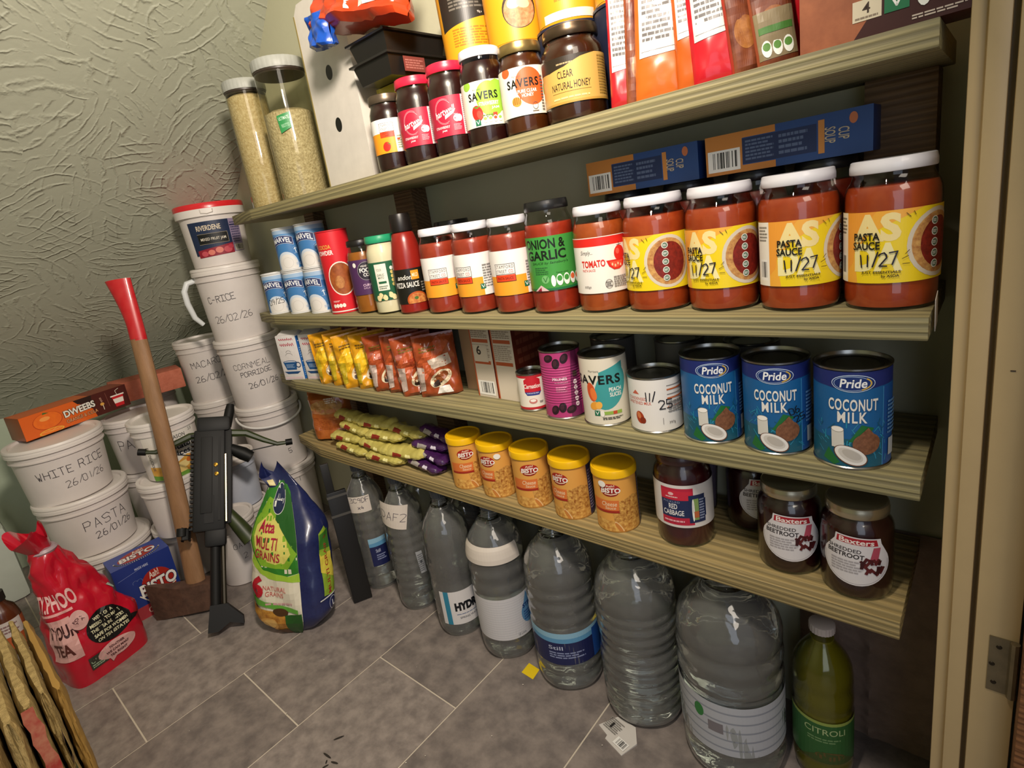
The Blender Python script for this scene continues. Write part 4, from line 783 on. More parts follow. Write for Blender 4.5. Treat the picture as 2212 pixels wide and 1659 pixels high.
def a_sj(a, H):
    a.r(-.1, 0, .1, H, 'ece7e0'); a.r(-.1, 0, .006, H * .60, 'f0981e'); a.r(-.020, H * .62, .006, H * .88, '2a1e1c'); a.r(-.0194, H * .63, .0054, H * .87, 'ece7e0'); a.t('STAMFORD', -.018, H * .765, .004, H * .84, '3a2a28', 0, sp=1.2); a.t('STREET CO.', -.018, H * .665, .003, H * .735, '3a2a28', 0, sp=1.1)
    a.r(-.020, H * .46, .006, H * .62, 'd8421c'); a.t('STRAWBERRY', -.016, H * .55, .002, H * .59, '5c180c', .01); a.t('JAM', -.011, H * .49, -.004, H * .53, '5c180c', .01); a.e(-.011, H * .19, .0068, .0078, 'd4281c', -20); a.p([(-.010, H * .30), (-.004, H * .27), (-.004, H * .22)], '4a7a2a'); a.fine(.009, H * .1, .017, H * .5, 6, '8a9a6a'); a.r(.009, H * .35, .014, H * .4, 'c04a2a')
jar('strawberry_jam_jar', 'small strawberry jam jar with white and orange label, beside the drilled box', -.822, .041, Z1, 0, .0325, .127, JAM, mat('6a5c4c', .35, metal=.7), a_sj, .056, .030, rl=.030, fill=.88, lh=.014)
# storage canisters
def canister(nm, label, x, y, r, h, fillh, grain, off, clip=False):
    t = thing(nm, label, 'canister', (x, y, Z1), face(x, y, off), 'clear canisters on the top shelf')
    MB().lathe([(0, 0), (r - .003, 0), (r, .003), (r, h - .035), (r - .001, h - .026), (r - .001, h - .022)], thin('eeede2', .04, .9, key='canister'), 48).build('canister', t)
    MB().lathe([(0, .003), (r - .004, .003), (r - .0022, .006), (r - .0022, fillh - .004), (r * .7, fillh + .003), (0, fillh + .004)], grain, 44).build('contents', t)
    MB().lathe([(0, h - .031), (r - .0016, h - .030), (r - .0012, h - .027), (r + .0004, h - .0255), (r + .0004, h - .022), (0, h - .022)], mat('3a3028', .4), 44).build('seal', t)
    MB().lathe([(0, h - .0222), (r + .0015, h - .0222), (r + .0022, h - .020), (r + .0022, h - .003), (r, h), (0, h)], mat('b2b4ac', .5, n=.25, ns=40), 96, wob=lambda a, z: 1 + .012 * (cos(a * 32) > .2)).build('lid', t)
    if clip:
        a = Art(cyl(r + .001, 0), .004, .0008); a.p([(-.033, .176), (-.004, .182), (-.006, .150), (-.030, .140)], '2f8a4a'); a.t('ULTIMATE', -.030, .167, -.007, .174, 'c8e0cc', .01, rot=8); a.t('RISOTTO', -.026, .152, -.009, .159, 'a8d0b0', .01, rot=10); a.build(t, 'sticker')
grain1 = mat('e2d0a4', .6, n=.8, ns=170, n2='bda36e', bump=.5, bs=260)
grain2 = mat('e0d2aa', .6, n=.9, ns=200, n2='a8966c', bump=.6, bs=240)
canister('grain_canister', 'slim clear canister filled to the top with pale rice', -1.372, .082, .047, .294, .262, grain1, 0)
canister('grain_canister', 'taller wider clear canister two-thirds full of grain, green sticker', -1.215, .0885, .0555, .296, .190, grain2, 6, True)
# white drilled box, yellow carton, black trays, orange bag with the blue packet
t = thing('white_box', 'white flat-sided box with round black holes beside the grain canisters', 'box', (-.992, .06, Z1), 0)
wb = mat('d6d0c6', .5, n=.15, ns=30)
MB().prism([(-.078, 0), (.076, 0), (.076, .352), (-.062, .352), (-.078, .335)], 0, .085, wb).build('box', t)
MB().box((-.0795, -.001, 0), (-.0765, .086, .335), mat('8a7c48', .6)).build('edge_strip', t)
for x, z in ((-.004, .118), (-.0, .213)): 
    a = Art(flat((x, -.0002, z), (1, 0, 0), (0, 0, 1)), None); a.e(0, 0, .0105, .0135, '0c0b0a'); a.build(t, 'hole')
carton('yellow_carton', 'yellow carton standing under the black trays, only its edge showing', 'carton', -.836, .080, Z1, 0, .100, .10, .155, 'd8c23a', lambda a, w_, d, h: a.r(-w_ / 2, 0, -w_ / 2 + .006, h, 'b8a428'))
def tray(z, label):
    t = thing('black_tray', label, 'tray', (-.834, .032, z), 0, 'stacked black plastic trays'); c = mat('1b1917', .32, coat=.2)
    def ring(o, zz): return [(-.052 + o, o, zz), (.052 - o, o, zz), (.052 - o, .150 - o, zz), (-.052 + o, .150 - o, zz)]
    vs = ring(.010, 0) + ring(.003, .030) + ring(-.003, .031) + ring(-.003, .0345) + ring(.006, .034) + ring(.012, .028); fs = [(3, 2, 1, 0)]
    for k in range(5): fs += [(k * 4 + i, k * 4 + (i + 1) % 4, k * 4 + 4 + (i + 1) % 4, k * 4 + 4 + i) for i in range(4)]
    MB().add(vs, fs + [(20, 21, 22, 23)], c).build('tray', t); return t
t1 = tray(Z1 + .1555, 'black plastic food tray, lower of the two stacked on the yellow carton')
a = Art(flat((.0522, .07, .004), (0, 1, 0), (0, 0, 1)), None, .001); a.r(-.038, 0, .012, .024, '7a3c34'); a.fine(-.034, .004, .008, .02, 4, 'a86a60'); a.build(t1, 'sticker')
tray(Z1 + .1905, 'black plastic food tray, upper of the two, under the orange bag')
def a_bag(a, w_, h):
    a.p([(w_ * .02, h * .10), (w_ * .40, h * .16), (w_ * .36, h * .72), (-w_ * .02, h * .62)], 'e0d8ce'); a.fine(w_ * .06, h * .2, w_ * .32, h * .58, 6, '8a8480'); a.r(w_ * .02, h * .55, w_ * .14, h * .62, 'a8b04a')
packet('orange_bag', 'crumpled orange-red bag with white panel lying on the black trays', 'bag', -.822, .017, Z1 + .236, radians(8), .215, .115, .075, .06, mat('c8421c', .28, n=.35, ns=18, n2='8e2410', coat=.4), a_bag, .013, 11, (radians(-12), radians(9)), fin=0)
packet('blue_packet', 'small crumpled blue foil packet tucked under the orange bag', 'packet', -.900, -.006, Z1 + .224, radians(-10), .066, .055, .034, .030, mat('1a52b4', .25, n=.4, ns=26, n2='0c2c74', coat=.4), None, .010, 17, (0, radians(6)), fin=0)
# noodle pots: yellow ones standing on navy ones
def a_pot(k):
    def f(a, H):
        a.r(-.14, 0, .14, H, 'e0a01e')
        if k == 0: a.p([(-.05, H * .44), (.05, H * .62), (.05, H), (-.05, H)], '2a2620'); a.fine(-.03, H * .68, .025, H * .95, 6, '6a645a'); a.fine(-.03, H * .2, .03, H * .45, 7, 'a8741a'); a.t('90g e', .014, H * .60, .022, H * .64, 'd8d0c0', 0)
        if k == 1: a.e(.010, H * .38, .026, H * .24, '3a2c20'); a.e(.010, H * .36, .024, H * .21, mat('d2a070', .5, n=.8, ns=150, n2='9a6238')); a.e(.004, H * .46, .012, H * .07, 'ead0b0', 15); a.e(.016, H * .44, .010, H * .06, 'e6c49c', -10); a.e(.022, H * .8, .008, H * .1, 'd85a1e')
        if k == 2: a.fine(-.02, H * .2, .02, H * .6, 8, 'b8801a'); a.r(-.04, 0, .04, H * .10, 'ece2cc'); a.e(.02, H * .9, .012, H * .1, '4a3018')
        if k == 3: a.r(-.04, 0, .05, H * .32, 'e4dccc'); a.loz(-.02, .010, 3, .013, .024, ('8fb04a', '8fb04a', 'e0a01e')); a.fine(-.025, H * .4, .02, H * .8, 8, 'b8801a')
    return f
for k, (x, lb) in enumerate(((-.690, 'yellow and black noodle pot beside the black trays'), (-.592, 'yellow noodle pot with a bowl of noodles pictured on it'), (-.494, 'yellow noodle pot behind the honey jars'), (-.398, 'yellow noodle pot with green nutrition marks beside the red pouch'))):
    t = thing('noodle_pot', ('navy noodle pot in the dark under the yellow pot ' + ('with a black top', 'printed with a bowl', 'behind the honey jars', 'marked in green')[k]), 'pot', (x, .138, Z1), face(x, .138, 0), 'navy noodle pots in the back row')
    MB().lathe([(0, 0), (.040, 0), (.042, .003), (.0465, .138), (.048, .1385), (.048, .142), (.0455, .1425), (0, .141)], mat('1c2238', .4), 44).build('pot', t)
    t = thing('noodle_pot', lb, 'pot', (x, .138, Z1 + .1428), face(x, .138, (6, 0, 4, 10)[k]), 'yellow noodle pots in the upper row')
    MB().lathe([(0, 0), (.041, 0), (.0425, .003), (.0465, .118), (.048, .1185), (.048, .122), (0, .121)], mat('e0a01e', .4), 44).build('pot', t)
    a = Art(cyl(.0428, .004, lambda v: .0428 + .0040 * v / .115)); a_pot(k)(a, .110); a.build(t)
# sauce pouches, stood on end along the edge
def a_pou(c, wh=(.30, 1.0), sd=0):
    def f(a, w_, h):
        R = random.Random(sd)
        a.p([(-w_ * .40, h * wh[0]), (w_ * .40, h * (wh[0] + .02)), (w_ * .42, h * wh[1]), (-w_ * .42, h * wh[1])], 'd6cfc8'); a.fine(-w_ * .34, h * (wh[0] + .10), w_ * .32, h * (wh[1] - .04), 17, '6a6664', seed=sd); a.ring(0, h * (wh[0] + wh[1]) / 2, 0, 0, .0001, c) if 0 else None
        a.l([(-w_ * .36, h * (wh[0] + .04)), (w_ * .34, h * (wh[0] + .05))], .0005, '6a6664')
    return f
def a_food(a, w_, h):
    a.p([(-w_ * .46, 0), (w_ * .46, 0), (w_ * .46, h), (-w_ * .46, h)], mat('8a4a2a', .4, n=.9, ns=45, n2='5a2414')); a.e(0, h * .25, w_ * .34, h * .10, mat('b87a3c', .4, n=.8, ns=60, n2='7a3a18')); a.e(0, h * .6, w_ * .36, h * .14, mat('7a3018', .4, n=.8, ns=60, n2='4a1a10'))
def a_gr(a, w_, h):
    a_food(a, w_, h); a.r(-w_ * .46, h * .05, w_ * .46, h * .33, '8a7a5a'); a.loz(-w_ * .4, h * .06, 3, w_ * .26, h * .1, ('5a8a3a',)); a.r(-w_ * .4, h * .2, w_ * .4, h * .24, '4a7a34')
PO = [(-.3600, .030, .032, 'b81c24', a_pou('b81c24', (.25, 1), 1), 26, 2, 'narrow red pouch with white text panel, beside the honey jars'),
      (-.3400, .034, .034, '8e4424', a_food, 40, 4, 'narrow pouch with a brown food picture beside the first red pouch'),
      (-.3115, .027, .056, 'c8641c', a_pou('c8641c', (.27, 1), 2), 18, 3, 'orange pouch with white text panel, beside the brown pictured pouch'),
      (-.2850, .050, .030, 'c89a8a', a_gr, 36, 3, 'thin pink-edged pouch between the two orange pouches'),
      (-.2700, .029, .038, 'c05a1a', a_pou('c05a1a', (.32, 1), 3), 20, -1, 'narrow orange pouch with white text panel, beside the red pouch'),
      (-.2435, .026, .050, 'c01422', a_pou('c01422', (.27, 1), 4), 16, -3, 'red pouch with white text panel in the middle of the pouches'),
      (-.2140, .034, .034, 'a83424', a_food, 38, -5, 'pouch with brown meat picture touching the middle red pouch'),
      (-.1850, .036, .040, '9a4a2c', a_gr, 30, -6, 'pouch with green nutrition marks beside the meat-pictured pouch')]
for i, (x, y, w_, c, art, rz, le, lb) in enumerate(PO): packet('sauce_pouch', lb, 'pouch', x, y, Z1 + .0005, radians(rz), w_, .165, .015, .008, mat(c, .28, coat=.4), art, .002, 60 + i * 7, (radians(-4), radians(le)), 'sauce pouches on the top shelf', fin=.006)
packet('sauce_pouch', 'red and white pouch leaning behind the food carton end', 'pouch', -.170, .078, Z1 + .0005, radians(36), .05, .17, .026, .012, mat('b81a24', .28, coat=.4), a_pou('b81a24', (.45, 1), 9), .003, 140, (radians(-4), radians(-8)), 'sauce pouches on the top shelf', fin=.006)
# food carton at the door end
def a_box(a, w_, d, h):
    W = w_ / 2; a.r(-W, 0, W, h, '4a1a16'); a.p([(-W, 0), (-.005, 0), (W * .35, h * .5), (W * .7, h), (-W, h)], mat('a4603c', .5, n=.6, ns=40, n2='7a3e24')); a.p([(-W * .3, 0), (W, 0), (W, h * .1), (W * .4, h * .24), (0, h * .16)], '3c1614')
    a.e(-.006, h * .62, .056, h * .42, 'a8502c', 4); a.e(-.006, h * .76, .056, h * .20, '8a3c20', 4); a.e(-.008, h * .80, .050, h * .15, 'c8a070', 4); a.e(-.02, h * .82, .035, h * .09, 'd8b890', 4)
    a.r(-.020, .014, .002, .031, 'd8ccb0'); a.t('4', -.0125, .0195, -.0065, .0285, '3a2a20', .01); a.fine(-.018, .015, 0, .018, 1, '8a7a68'); a.veg(.004, .0145, .018, '1f7048'); a.loz(.026, .012, 5, .0125, .026, ('9ab058', '9ab058', '9ab058', 'a8ac60')); a.fine(.024, .003, .062, .0075, 2, 'c8b8a8')
carton('food_carton', 'brown food carton with a terracotta bowl and nutrition marks, overhanging the shelf end', 'carton', -.0945, .004, Z1 + .0003, radians(-2), .127, .055, .165, '4a1a16', a_box, tilt=(0, 0))
# ------------------------------------------------------------ white storage buckets
TUBW = mat('dbd3ce', .42, n=.08, ns=30, sss=.05)
LIDW = mat('e2dbd5', .40)
def bucket(nm, label, x, y, z, r, h, off=0, notes=(), handle=None, lid=True, group=None, cat='bucket', hr=None, col=None, extra=None):
    """tapered white pail with snap-on lid, wire-less plastic handle and felt-pen notes"""
    t = thing(nm, label, cat, (x, y, z), face(x, y, off), group); rb = r * .86; hb = h - .012; m = col or TUBW
    rr = lambda v: rb + (r * .955 - rb) * max(0, min(1, v / hb))
    MB().lathe([(0, .003), (rb - .006, .003), (rb - .004, 0), (rb, .003), (rr(hb * .5), hb * .5), (rr(hb - .028), hb - .028), (r * .985, hb - .0275), (r * .985, hb - .024), (r * .96, hb - .0235), (r * .96, hb), (r * .92, hb), (rr(hb) * .9, hb - .02), (rb * .94, .006), (0, .006)], m, 56).build('pail', t)
    if lid: MB().lathe([(0, h - .007), (r * .88, h - .007), (r * .90, h - .001), (r * .94, h), (r * 1.0, h - .0008), (r * 1.02, h - .004), (r * 1.022, h - .008), (r * 1.01, h - .0085), (r * 1.012, h - .0125), (r * 1.018, h - .013), (r * 1.018, h - .021), (r * 1.0, h - .0225), (r * .99, h - .022)], LIDW, 60).build('lid', t)
    f = cyl(r * .94, 0, lambda v: rr(v) + .0004)
    if notes or extra:
        a = Art(f, .006, .0006, .0001, dv=.02)
        if extra: extra(a, r, h)
        for s_, u, v, sz, wd, w_ in notes: a.h(s_, u, v, sz, '2b2830', w_, 3, wd, seed=len(s_) + int(u * 1e3))
        a.build(t, 'writing' if not extra else 'label')
    if handle is not None:
        a0, drop = handle; q = r * 1.035; pts = []
        for i in range(25):
            k = -1 + i / 12; a = radians(a0) + k * pi / 2; e = 1 - k * k
            pts.append((q * sin(a) * (1 + .03 * e), -q * cos(a) * (1 + .03 * e), h - .035 - drop * e))
        MB().tube(pts, [.0035] * 25, mat('e4e2de', .4), 8).build('handle', t)
    return t
g = 'white storage buckets'
# stack by the shelf ends
BX = lambda z: (-1.743 + .02 * z, .101 - .035 * z)
bz = [0, .2185, .437, .656]
bucket('bucket', 'white bucket at the bottom of the stack by the shelf ends, behind the flour bag', *BX(.11), bz[0], .0955, .222, 0, [('T', .028, .165, .02, .62, .0013)], group=g)
bucket('bucket', 'white bucket with its handle slung across the front, by the shelf ends', *BX(.33), bz[1], .0955, .222, 0, [('5', .030, .05, .016, .62, .0013)], (6, .030), group=g)
bucket('bucket', 'white bucket marked cornmeal porridge, third up in the stack by the shelf ends', *BX(.55), bz[2], .0955, .222, 0, [('CORNMEAL', -.062, .130, .017, .62, .0010), ('PORRIDGE', -.046, .106, .015, .60, .0013), ('26/01/26', -.030, .068, .017, .60, .0013)], group=g)
bucket('bucket', 'white bucket marked rice with a handle sticking out, directly under the jam tub', *BX(.77), bz[3], .0955, .222, 0, [('C-RICE', -.078, .120, .018, .60, .0014), ('26/02/26', -.072, .060, .019, .62, .0011)], group=g)
x, y = BX(.77)
t = [o for o in C.objects if o.get('label', '').startswith('white bucket marked rice')][0]
MB().tube([(-.092, -.004, .190), (-.113, -.012, .186), (-.1245, -.016, .165), (-.125, -.016, .13), (-.117, -.012, .085), (-.100, -.008, .060)], [.008, .0085, .0085, .0085, .008, .0065], mat('d8dcdc', .4), 10).build('handle', t)
# jam tub with the red lid
def a_tub(a, r, h):
    a = a.r(-.085, .036, .030, .128, '1c2a48'); a.r(.030, .036, .066, .128, '8e7f9a'); a.fine(.033, .06, .063, .120, 9, '4a4462'); a.bars(.034, .038, .064, .056, bg='c8c0b0'); a.r(.031, .108, .065, .112, '2a2a4a')
    a.p([(-.075, .030), (.030, .034), (.030, .062), (.0, .058), (-.075, .050)], '8e2030')
    for u, v, q in ((-.035, .042, .010), (-.012, .046, .011), (.012, .045, .012), (.022, .052, .008), (-.055, .04, .01)): a.e(u, v, q, q * .75, rnd.choice(('c2505a', 'd87a6a', 'b03a4a')), n=16)
    a.t('RIVERDENE', -.060, .103, .006, .117, 'd8c8b0', .02); a.r(-.062, .066, .020, .094, '101010'); a.l([(-.062, .066), (.020, .066), (.020, .094), (-.062, .094)], .0008, 'a89a80'); a.t('MIXED FRUIT JAM', -.055, .073, .014, .083, 'd8d0c0', .01)
t = bucket('jam_tub', 'white jam tub with red lid and navy fruit label, on top of the bucket stack', -1.722, .070, .876, .092, .180, 8, (), None, False, extra=a_tub, cat='tub')
MB().lathe([(.084, .142), (.0945, .142), (.0950, .162), (.093, .163), (.088, .164)], LIDW, 56).build('rim', t)
MB().lathe([(0, .170), (.084, .170), (.087, .176), (.093, .177), (.0952, .174), (.0952, .162), (.0935, .1615)], mat('d3202a', .3, coat=.4), 56).build('lid', t)
MB().tube([(-.036, -.088, .159), (-.0355, -.0888, .150), (-.020, -.093, .147), (-.005, -.0955, .150), (-.0045, -.095, .159)], .0014, mat('b8b0a8', .4), 6).build('tamper_tab', t)
# macaroni stack and its neighbours
for i, (lb, nt) in enumerate((('white bucket at the floor under the macaroni bucket, mostly hidden', ()), ('white bucket in the middle of the macaroni stack, behind the crossbow', ()), ('white bucket marked macaroni, topmost of its stack beside the red brick', [('MACARONI', -.048, .125, .021, .60, .0014), ('26/02/26', -.046, .075, .021, .62, .0014)]))):
    bucket('bucket', lb, -2.05 + .004 * i, .06 - .004 * i, .215 * i, .083, .2185, 0, nt, group=g)
for i, lb in enumerate(('white bucket at the floor at the far wall, hidden by others', 'white bucket under the red brick, its rounded lid just showing')):
    bucket('bucket', lb, -2.22, -.10, .248 * i, .083, .251, 0, group=g)
# PA.. stack
PB = [(0, .124, 'low white bucket at the floor under the bucket with two big letters', ()), (.121, .181, 'white bucket beneath the one marked with two big letters, beside the pasta bucket', ()), (.299, .181, 'white bucket marked with two big letters, behind the axe handle and potato tub', [('PASTA', -.036, .085, .030, .60, .0015)])]
for z, h, lb, nt in PB: bucket('bucket', lb, -2.0, -.215, z, .090, h, -22, nt, group=g)
# rice and pasta stack at the left
DX = lambda z: (-1.887 - .05 * z, -.40 - .086 * z)
bucket('bucket', 'wide white bucket on the floor behind the gravy box, under the pasta bucket', *DX(.08), 0, .113, .171, 0, group='wide white buckets')
bucket('bucket', 'wide white bucket marked pasta, between the gravy box and the rice bucket', *DX(.25), .167, .113, .171, 0, [('PASTA', -.022, .078, .027, .66, .0014), ('26/01/26', -.001, .048, .019, .60, .0014)], group='wide white buckets')
bucket('bucket', 'wide white bucket marked white rice, under the orange sweets carton', *DX(.41), .334, .113, .171, 0, [('WHITE', -.068, .080, .020, .66, .0014), ('RICE', .032, .085, .022, .66, .0014), ('26/01/26', -.010, .044, .018, .62, .0011)], group='wide white buckets')
# potato tub stack
def a_pot(a, r, h):
    a.r(-.075, .004, .074, h - .030, 'e6e0d6'); a.t('SEASON', -.004, .112, .040, .123, '3a3c40', .01); a.t('FIRST', .004, .103, .030, .109, '5a5c60', 0); a.t('Potato\nSlices', -.016, .062, .050, .097, '23283a', .025, ls=.85); a.l([(-.01, .100), (.04, .100)], .0004, '5a5c60')
    a.p([(-.075, .004), (.074, .004), (.074, .048), (.03, .060), (-.01, .040), (-.075, .046)], mat('e0b050', .5, n=.6, ns=40, n2='b87028')); a.e(.015, .035, .020, .010, 'e8d08a', 10); a.e(.042, .046, .018, .009, 'c86a2c', 15); a.e(.0, .022, .022, .009, 'e6c878', -8); a.p([(-.075, .004), (.05, .004), (.02, .016), (-.02, .012), (-.075, .02)], '6a9a3a')
    a.t('FOR DELICIOUS', -.098, .066, -.028, .074, '6a6258', .01, rot=-90); a.t('2.5', .052, .122, .064, .130, '6a6a6a', 0)
PX = lambda z: (-1.726, -.276 + .141 * z)
bucket('bucket', 'white bucket on the floor beneath the potato tub, beside the axe', -1.786, -.230, 0, .083, .171, 0, group=g)
bucket('bucket', 'white bucket directly under the printed potato tub', *PX(.25), .167, .083, .171, 0, group=g)
bucket('potato_tub', 'white tub printed with potato slices, behind the axe handle', *PX(.42), .334, .084, .174, 4, (), None, True, extra=a_pot, cat='tub')
# pails behind the crossbow
bl = mat('c3c8d4', .4, n=.25, ns=14, n2='8e9ab4')
bucket('pail', 'small white pail on the floor directly behind the crossbow', -1.592, -.165, 0, .066, .200, 0, [('OATS', -.01, .115, .015, .6, .0010), ('2', .01, .08, .016, .6, .001)], group='small white pails', cat='bucket')
for i, lb in enumerate(('small white pail on the floor behind the flour bag and crossbow', 'bluish small pail stacked behind the crossbow limb')): bucket('pail', lb, -1.705, -.075, .163 * i, .066, .166, 0, group='small white pails', col=(None, bl)[i], cat='bucket')
# brick
bk = MB().box((-.105, -.05, -.033), (.105, .05, .033), mat('c8745a', .85, n=.5, ns=45, n2='a8533a', bump=.5, bs=120), b=.004).build('brick')
bk.location = (-2.092, -.130, .5345); bk.rotation_euler = (radians(0), radians(0), radians(80)); tag(bk, 'red house brick lying on a bucket lid beside the macaroni bucket', 'brick')
# sweets carton on the rice bucket
def a_dw(a, w_, d, h):
    W = w_ / 2; a.r(-W, 0, W, h, 'd8601c'); a.p([(W * .30, 0), (W, 0), (W, h), (W * .22, h), (W * .05, h * .78), (W * .26, h * .4)], '4c1a14'); a.p([(-W * .05, h), (W * .3, h), (W * .28, h * .74), (W * .02, h * .8)], '2a140e')
    a.e(-W * .56, h * .55, W * .26, h * .36, 'b84410'); a.e(-W * .56, h * .56, W * .245, h * .34, mat('e8701a', .45, n=.5, ns=70, n2='d8581a')); a.e(-W * .60, h * .66, W * .09, h * .09, 'f09a4a'); a.p([(-W * .60, h * .93), (-W * .50, h * .86), (-W * .62, h * .85)], '3a6a2a')
    a.e(-W * .55, h * .08, W * .22, h * .13, 'e8a83a'); a.e(-W * .55, h * .08, W * .19, h * .10, 'e8782a')
    for i in range(4): a.l([(-W * .55, h * .08), (-W * .55 + W * .18 * cos(i * .8 + .3), h * .08 + h * .1 * sin(i * .8 + .3))], .0008, 'f0c060')
    a.t('DWEEBS', -W * .28, h * .43, W * .33, h * .75, '1c1412', .09, rot=3); a.t('DWEEBS', -W * .27, h * .44, W * .32, h * .74, 'e6e2d6', .035, rot=3); a.t('ORANGE & COLA', -W * .27, h * .17, W * .34, h * .34, '1c1412', .06, rot=2); a.t('ORANGE & COLA', -W * .265, h * .18, W * .335, h * .33, 'e0a070', .01, rot=2)
    a.t('SOUR', W * .40, h * .62, W * .50, h * .70, 'd8a890', .01, rot=-80); a.e(W * .45, h * .46, W * .04, h * .07, 'd8a04a'); a.l([(W * .46, h * .2), (W * .46, h * .4)], .0018, 'e8dcc8'); a.l([(W * .58, h * .25), (W * .56, h * .9)], .0006, 'a86a5a')
    a.p([(W * .66, h * .62), (W * .90, h * .62), (W * .87, h * .12), (W * .70, h * .12)], 'c82028'); a.p([(W * .675, h * .50), (W * .885, h * .50), (W * .875, h * .28), (W * .69, h * .28)], 'ece4d8'); a.r(W * .64, h * .61, W * .92, h * .67, 'ece4d8'); a.l([(W * .78, h * .66), (W * .76, h * .86), (W * .84, h * .93)], .0012, 'e8dcc8')
def a_dwt(a, w_, d, h): W = w_ / 2; a.r(-W, 0, W * .25, d, 'cf6a34'); a.r(W * .25, 0, W, d, '8e4630'); a.l([(-W, d * .9), (W, d * .9)], .001, '5a2a1a')
carton('sweets_carton', 'orange and brown sweets carton lying on the rice bucket lid', 'carton', -1.960, -.352, .5058, radians(104), .285, .085, .066, '8e4a24', a_dw, None, a_dwt, rough=.35)
# white jerrycan at the far left
t = thing('jerrycan', 'white plastic jerrycan behind the red tea bag, against the far wall', 'jerrycan', (-2.22, -.69, 0), face(-2.22, -.69, 0)); jw = mat('c4cabd', .45, n=.15, ns=12)
MB().box((-.10, -.075, 0), (.10, .075, .24), jw, b=.02).build('body', t)
MB().tube([(-.075, -.03, .23), (-.07, -.03, .275), (-.045, -.03, .292), (.02, -.03, .292), (.05, -.03, .270), (.056, -.03, .23)], .014, jw, 10).build('handle', t)
MB().lathe([(0, .235), (.024, .235), (.024, .27), (.021, .274), (0, .274)], mat('c8ccc4', .4), 24, M.Translation((.07, .03, 0))).build('cap', t)
# ------------------------------------------------------------ things on the floor
# red tea bag
def a_tea(a, w_, h):
    a.p([(-w_ * .44, h * .10), (-w_ * .15, h * .11), (-w_ * .13, h * .62), (-w_ * .40, h * .62)], 'b07a74') if 0 else None
    a.e(.010, h * .335, w_ * .235, h * .125, '0f0d0d', -6); a.p([(.045, h * .30), (.066, h * .26), (.035, h * .24)], '0f0d0d')
    for i, s_ in enumerate(("WE'RE ON A", 'MISSION TO MAKE', 'THE TEA INDUSTRY', 'SAFE FOR WOMEN', 'ON TEA ESTATES')): k = (.020, .031, .033, .032, .029)[i]; a.t(s_, .010 - k, h * (.405 - i * .038), .010 + k, h * (.430 - i * .038), 'e0dcb8', .03, sh=.1)
    a.e(.006, h * .145, w_ * .20, h * .062, 'd8a8a4', -4); a.p([(-.012, h * .10), (-.008, h * .06), (.002, h * .09)], 'd8a8a4')
    for i, s_ in enumerate(('TOGETHER', 'WE CAN MAKE', 'TEA RIGHT')): k = (.014, .021, .016)[i]; a.t(s_, .006 - k, h * (.163 - i * .031), .006 + k, h * (.181 - i * .031), '4a1c22', .03)
    a.e(-.030, h * .47, w_ * .10, h * .068, 'd8a8a4', -10); a.t('FOR\nTEA', -.040, h * .45, -.020, h * .49, '4a1c22', .02, rot=30); a.p([(.058, h * .53), (.068, h * .53), (.068, h * .575), (.058, h * .575)], '9aa89a')
def sidetea(a):
    a.t('TY.PHOO', -.062, .196, .050, .236, 'e8b8b4', .03); a.r(-.055, .186, .03, .192, 'e0a09c'); a.r(-.052, .075, .016, .176, 'd8a49e'); a.t('IS YOUR', -.045, .130, .020, .162, '3a1416', .035); a.t('TEA', -.04, .088, .006, .118, '5a2a24', .03); a.r(.018, .03, .045, .062, '3a3a30'); a.t('OMEN', .020, .045, .043, .055, 'a8c0a0', .02); a.fine(.02, .033, .043, .043, 2, 'a8c0a0')
t = thing('tea_bag', 'large red foil bag of tea with black speech bubble, twisted shut, standing on the floor', 'tea', (-1.580, -.532, 0), radians(104))
red = mat('c4122c', .28, n=.25, ns=14, n2='8e0a1c', coat=.45); TW, TD, TH = .170, .120, .335
def teaS(a, v):
    """closed bag skin: rounded box narrowing to a gathered neck"""
    k = max(0, (v - .30) / .70); wx = TW / 2 * (1 - .74 * k ** 1.15) * (1 + .03 * sin(v * 9)); wy = TD / 2 * (1 - .74 * k ** .95)
    p = 4.2 - 2 * v; c, s = cos(a), sin(a); q = (abs(c) ** p + abs(s) ** p) ** (-1 / p)
    x, y, z = wx * q * c, wy * q * s, v * TH; n = NZ.noise((x * 26 + 3, y * 30, z * 22)) * .006 + abs(NZ.noise((x * 34 + y * 20, y * 30, z * 14 - x * 20))) * .007 + NZ.noise((x * 80, y * 80, z * 60)) * .002
    e = (.25 + .75 * min(1, v * 6)) * (1 + 1.2 * k); lean = -TW * .20 * k
    return V((x + n * c * e + lean, y + n * s * e, z + .0 + n * .4 * min(1, v * 5)))
m = MB(); m.grid(lambda u, v: teaS(2 * pi * u, v), 72, 44, red); m.grid(lambda u, v: teaS(2 * pi * u, 0) * v, 72, 4, red)
m.build('bag', t)
def crest(u, v): a = 2 * pi * u; q = 1 + 1.5 * v; p = teaS(a, 1); b_ = -TW * .20; return (b_ + (p.x - b_) * (1 + .45 * v) - .012 * v, p.y * q * (1 + .3 * sin(5 * a)), TH + .045 * v * (1 + .35 * sin(3 * a + 1)))
MB().grid(crest, 40, 6, red).build('gathered_top', t)
MB().lathe([(.024, -.006), (.028, 0), (.024, .006)], mat('a8949a', .4), 24, M.Translation((-TW * .20, 0, TH - .004))).build('tie', t)
def onbag(a0):
    def f(u, v, o):
        vv = v / TH; w0 = TW / 2; 
        # march round the skin: u is metres along it from the face middle
        a = a0 + u / (w0 * 1.05) if a0 > -1 else a0 + u / (w0 * .9)
        p = teaS(a, vv); d = V((cos(a), sin(a), 0)); return p + d * (o + .0015)
    return f
a = Art(onbag(-pi / 2), .008, .0002, .0002, dv=.012); a_tea(a, TW, TH); a.build(t, 'print')
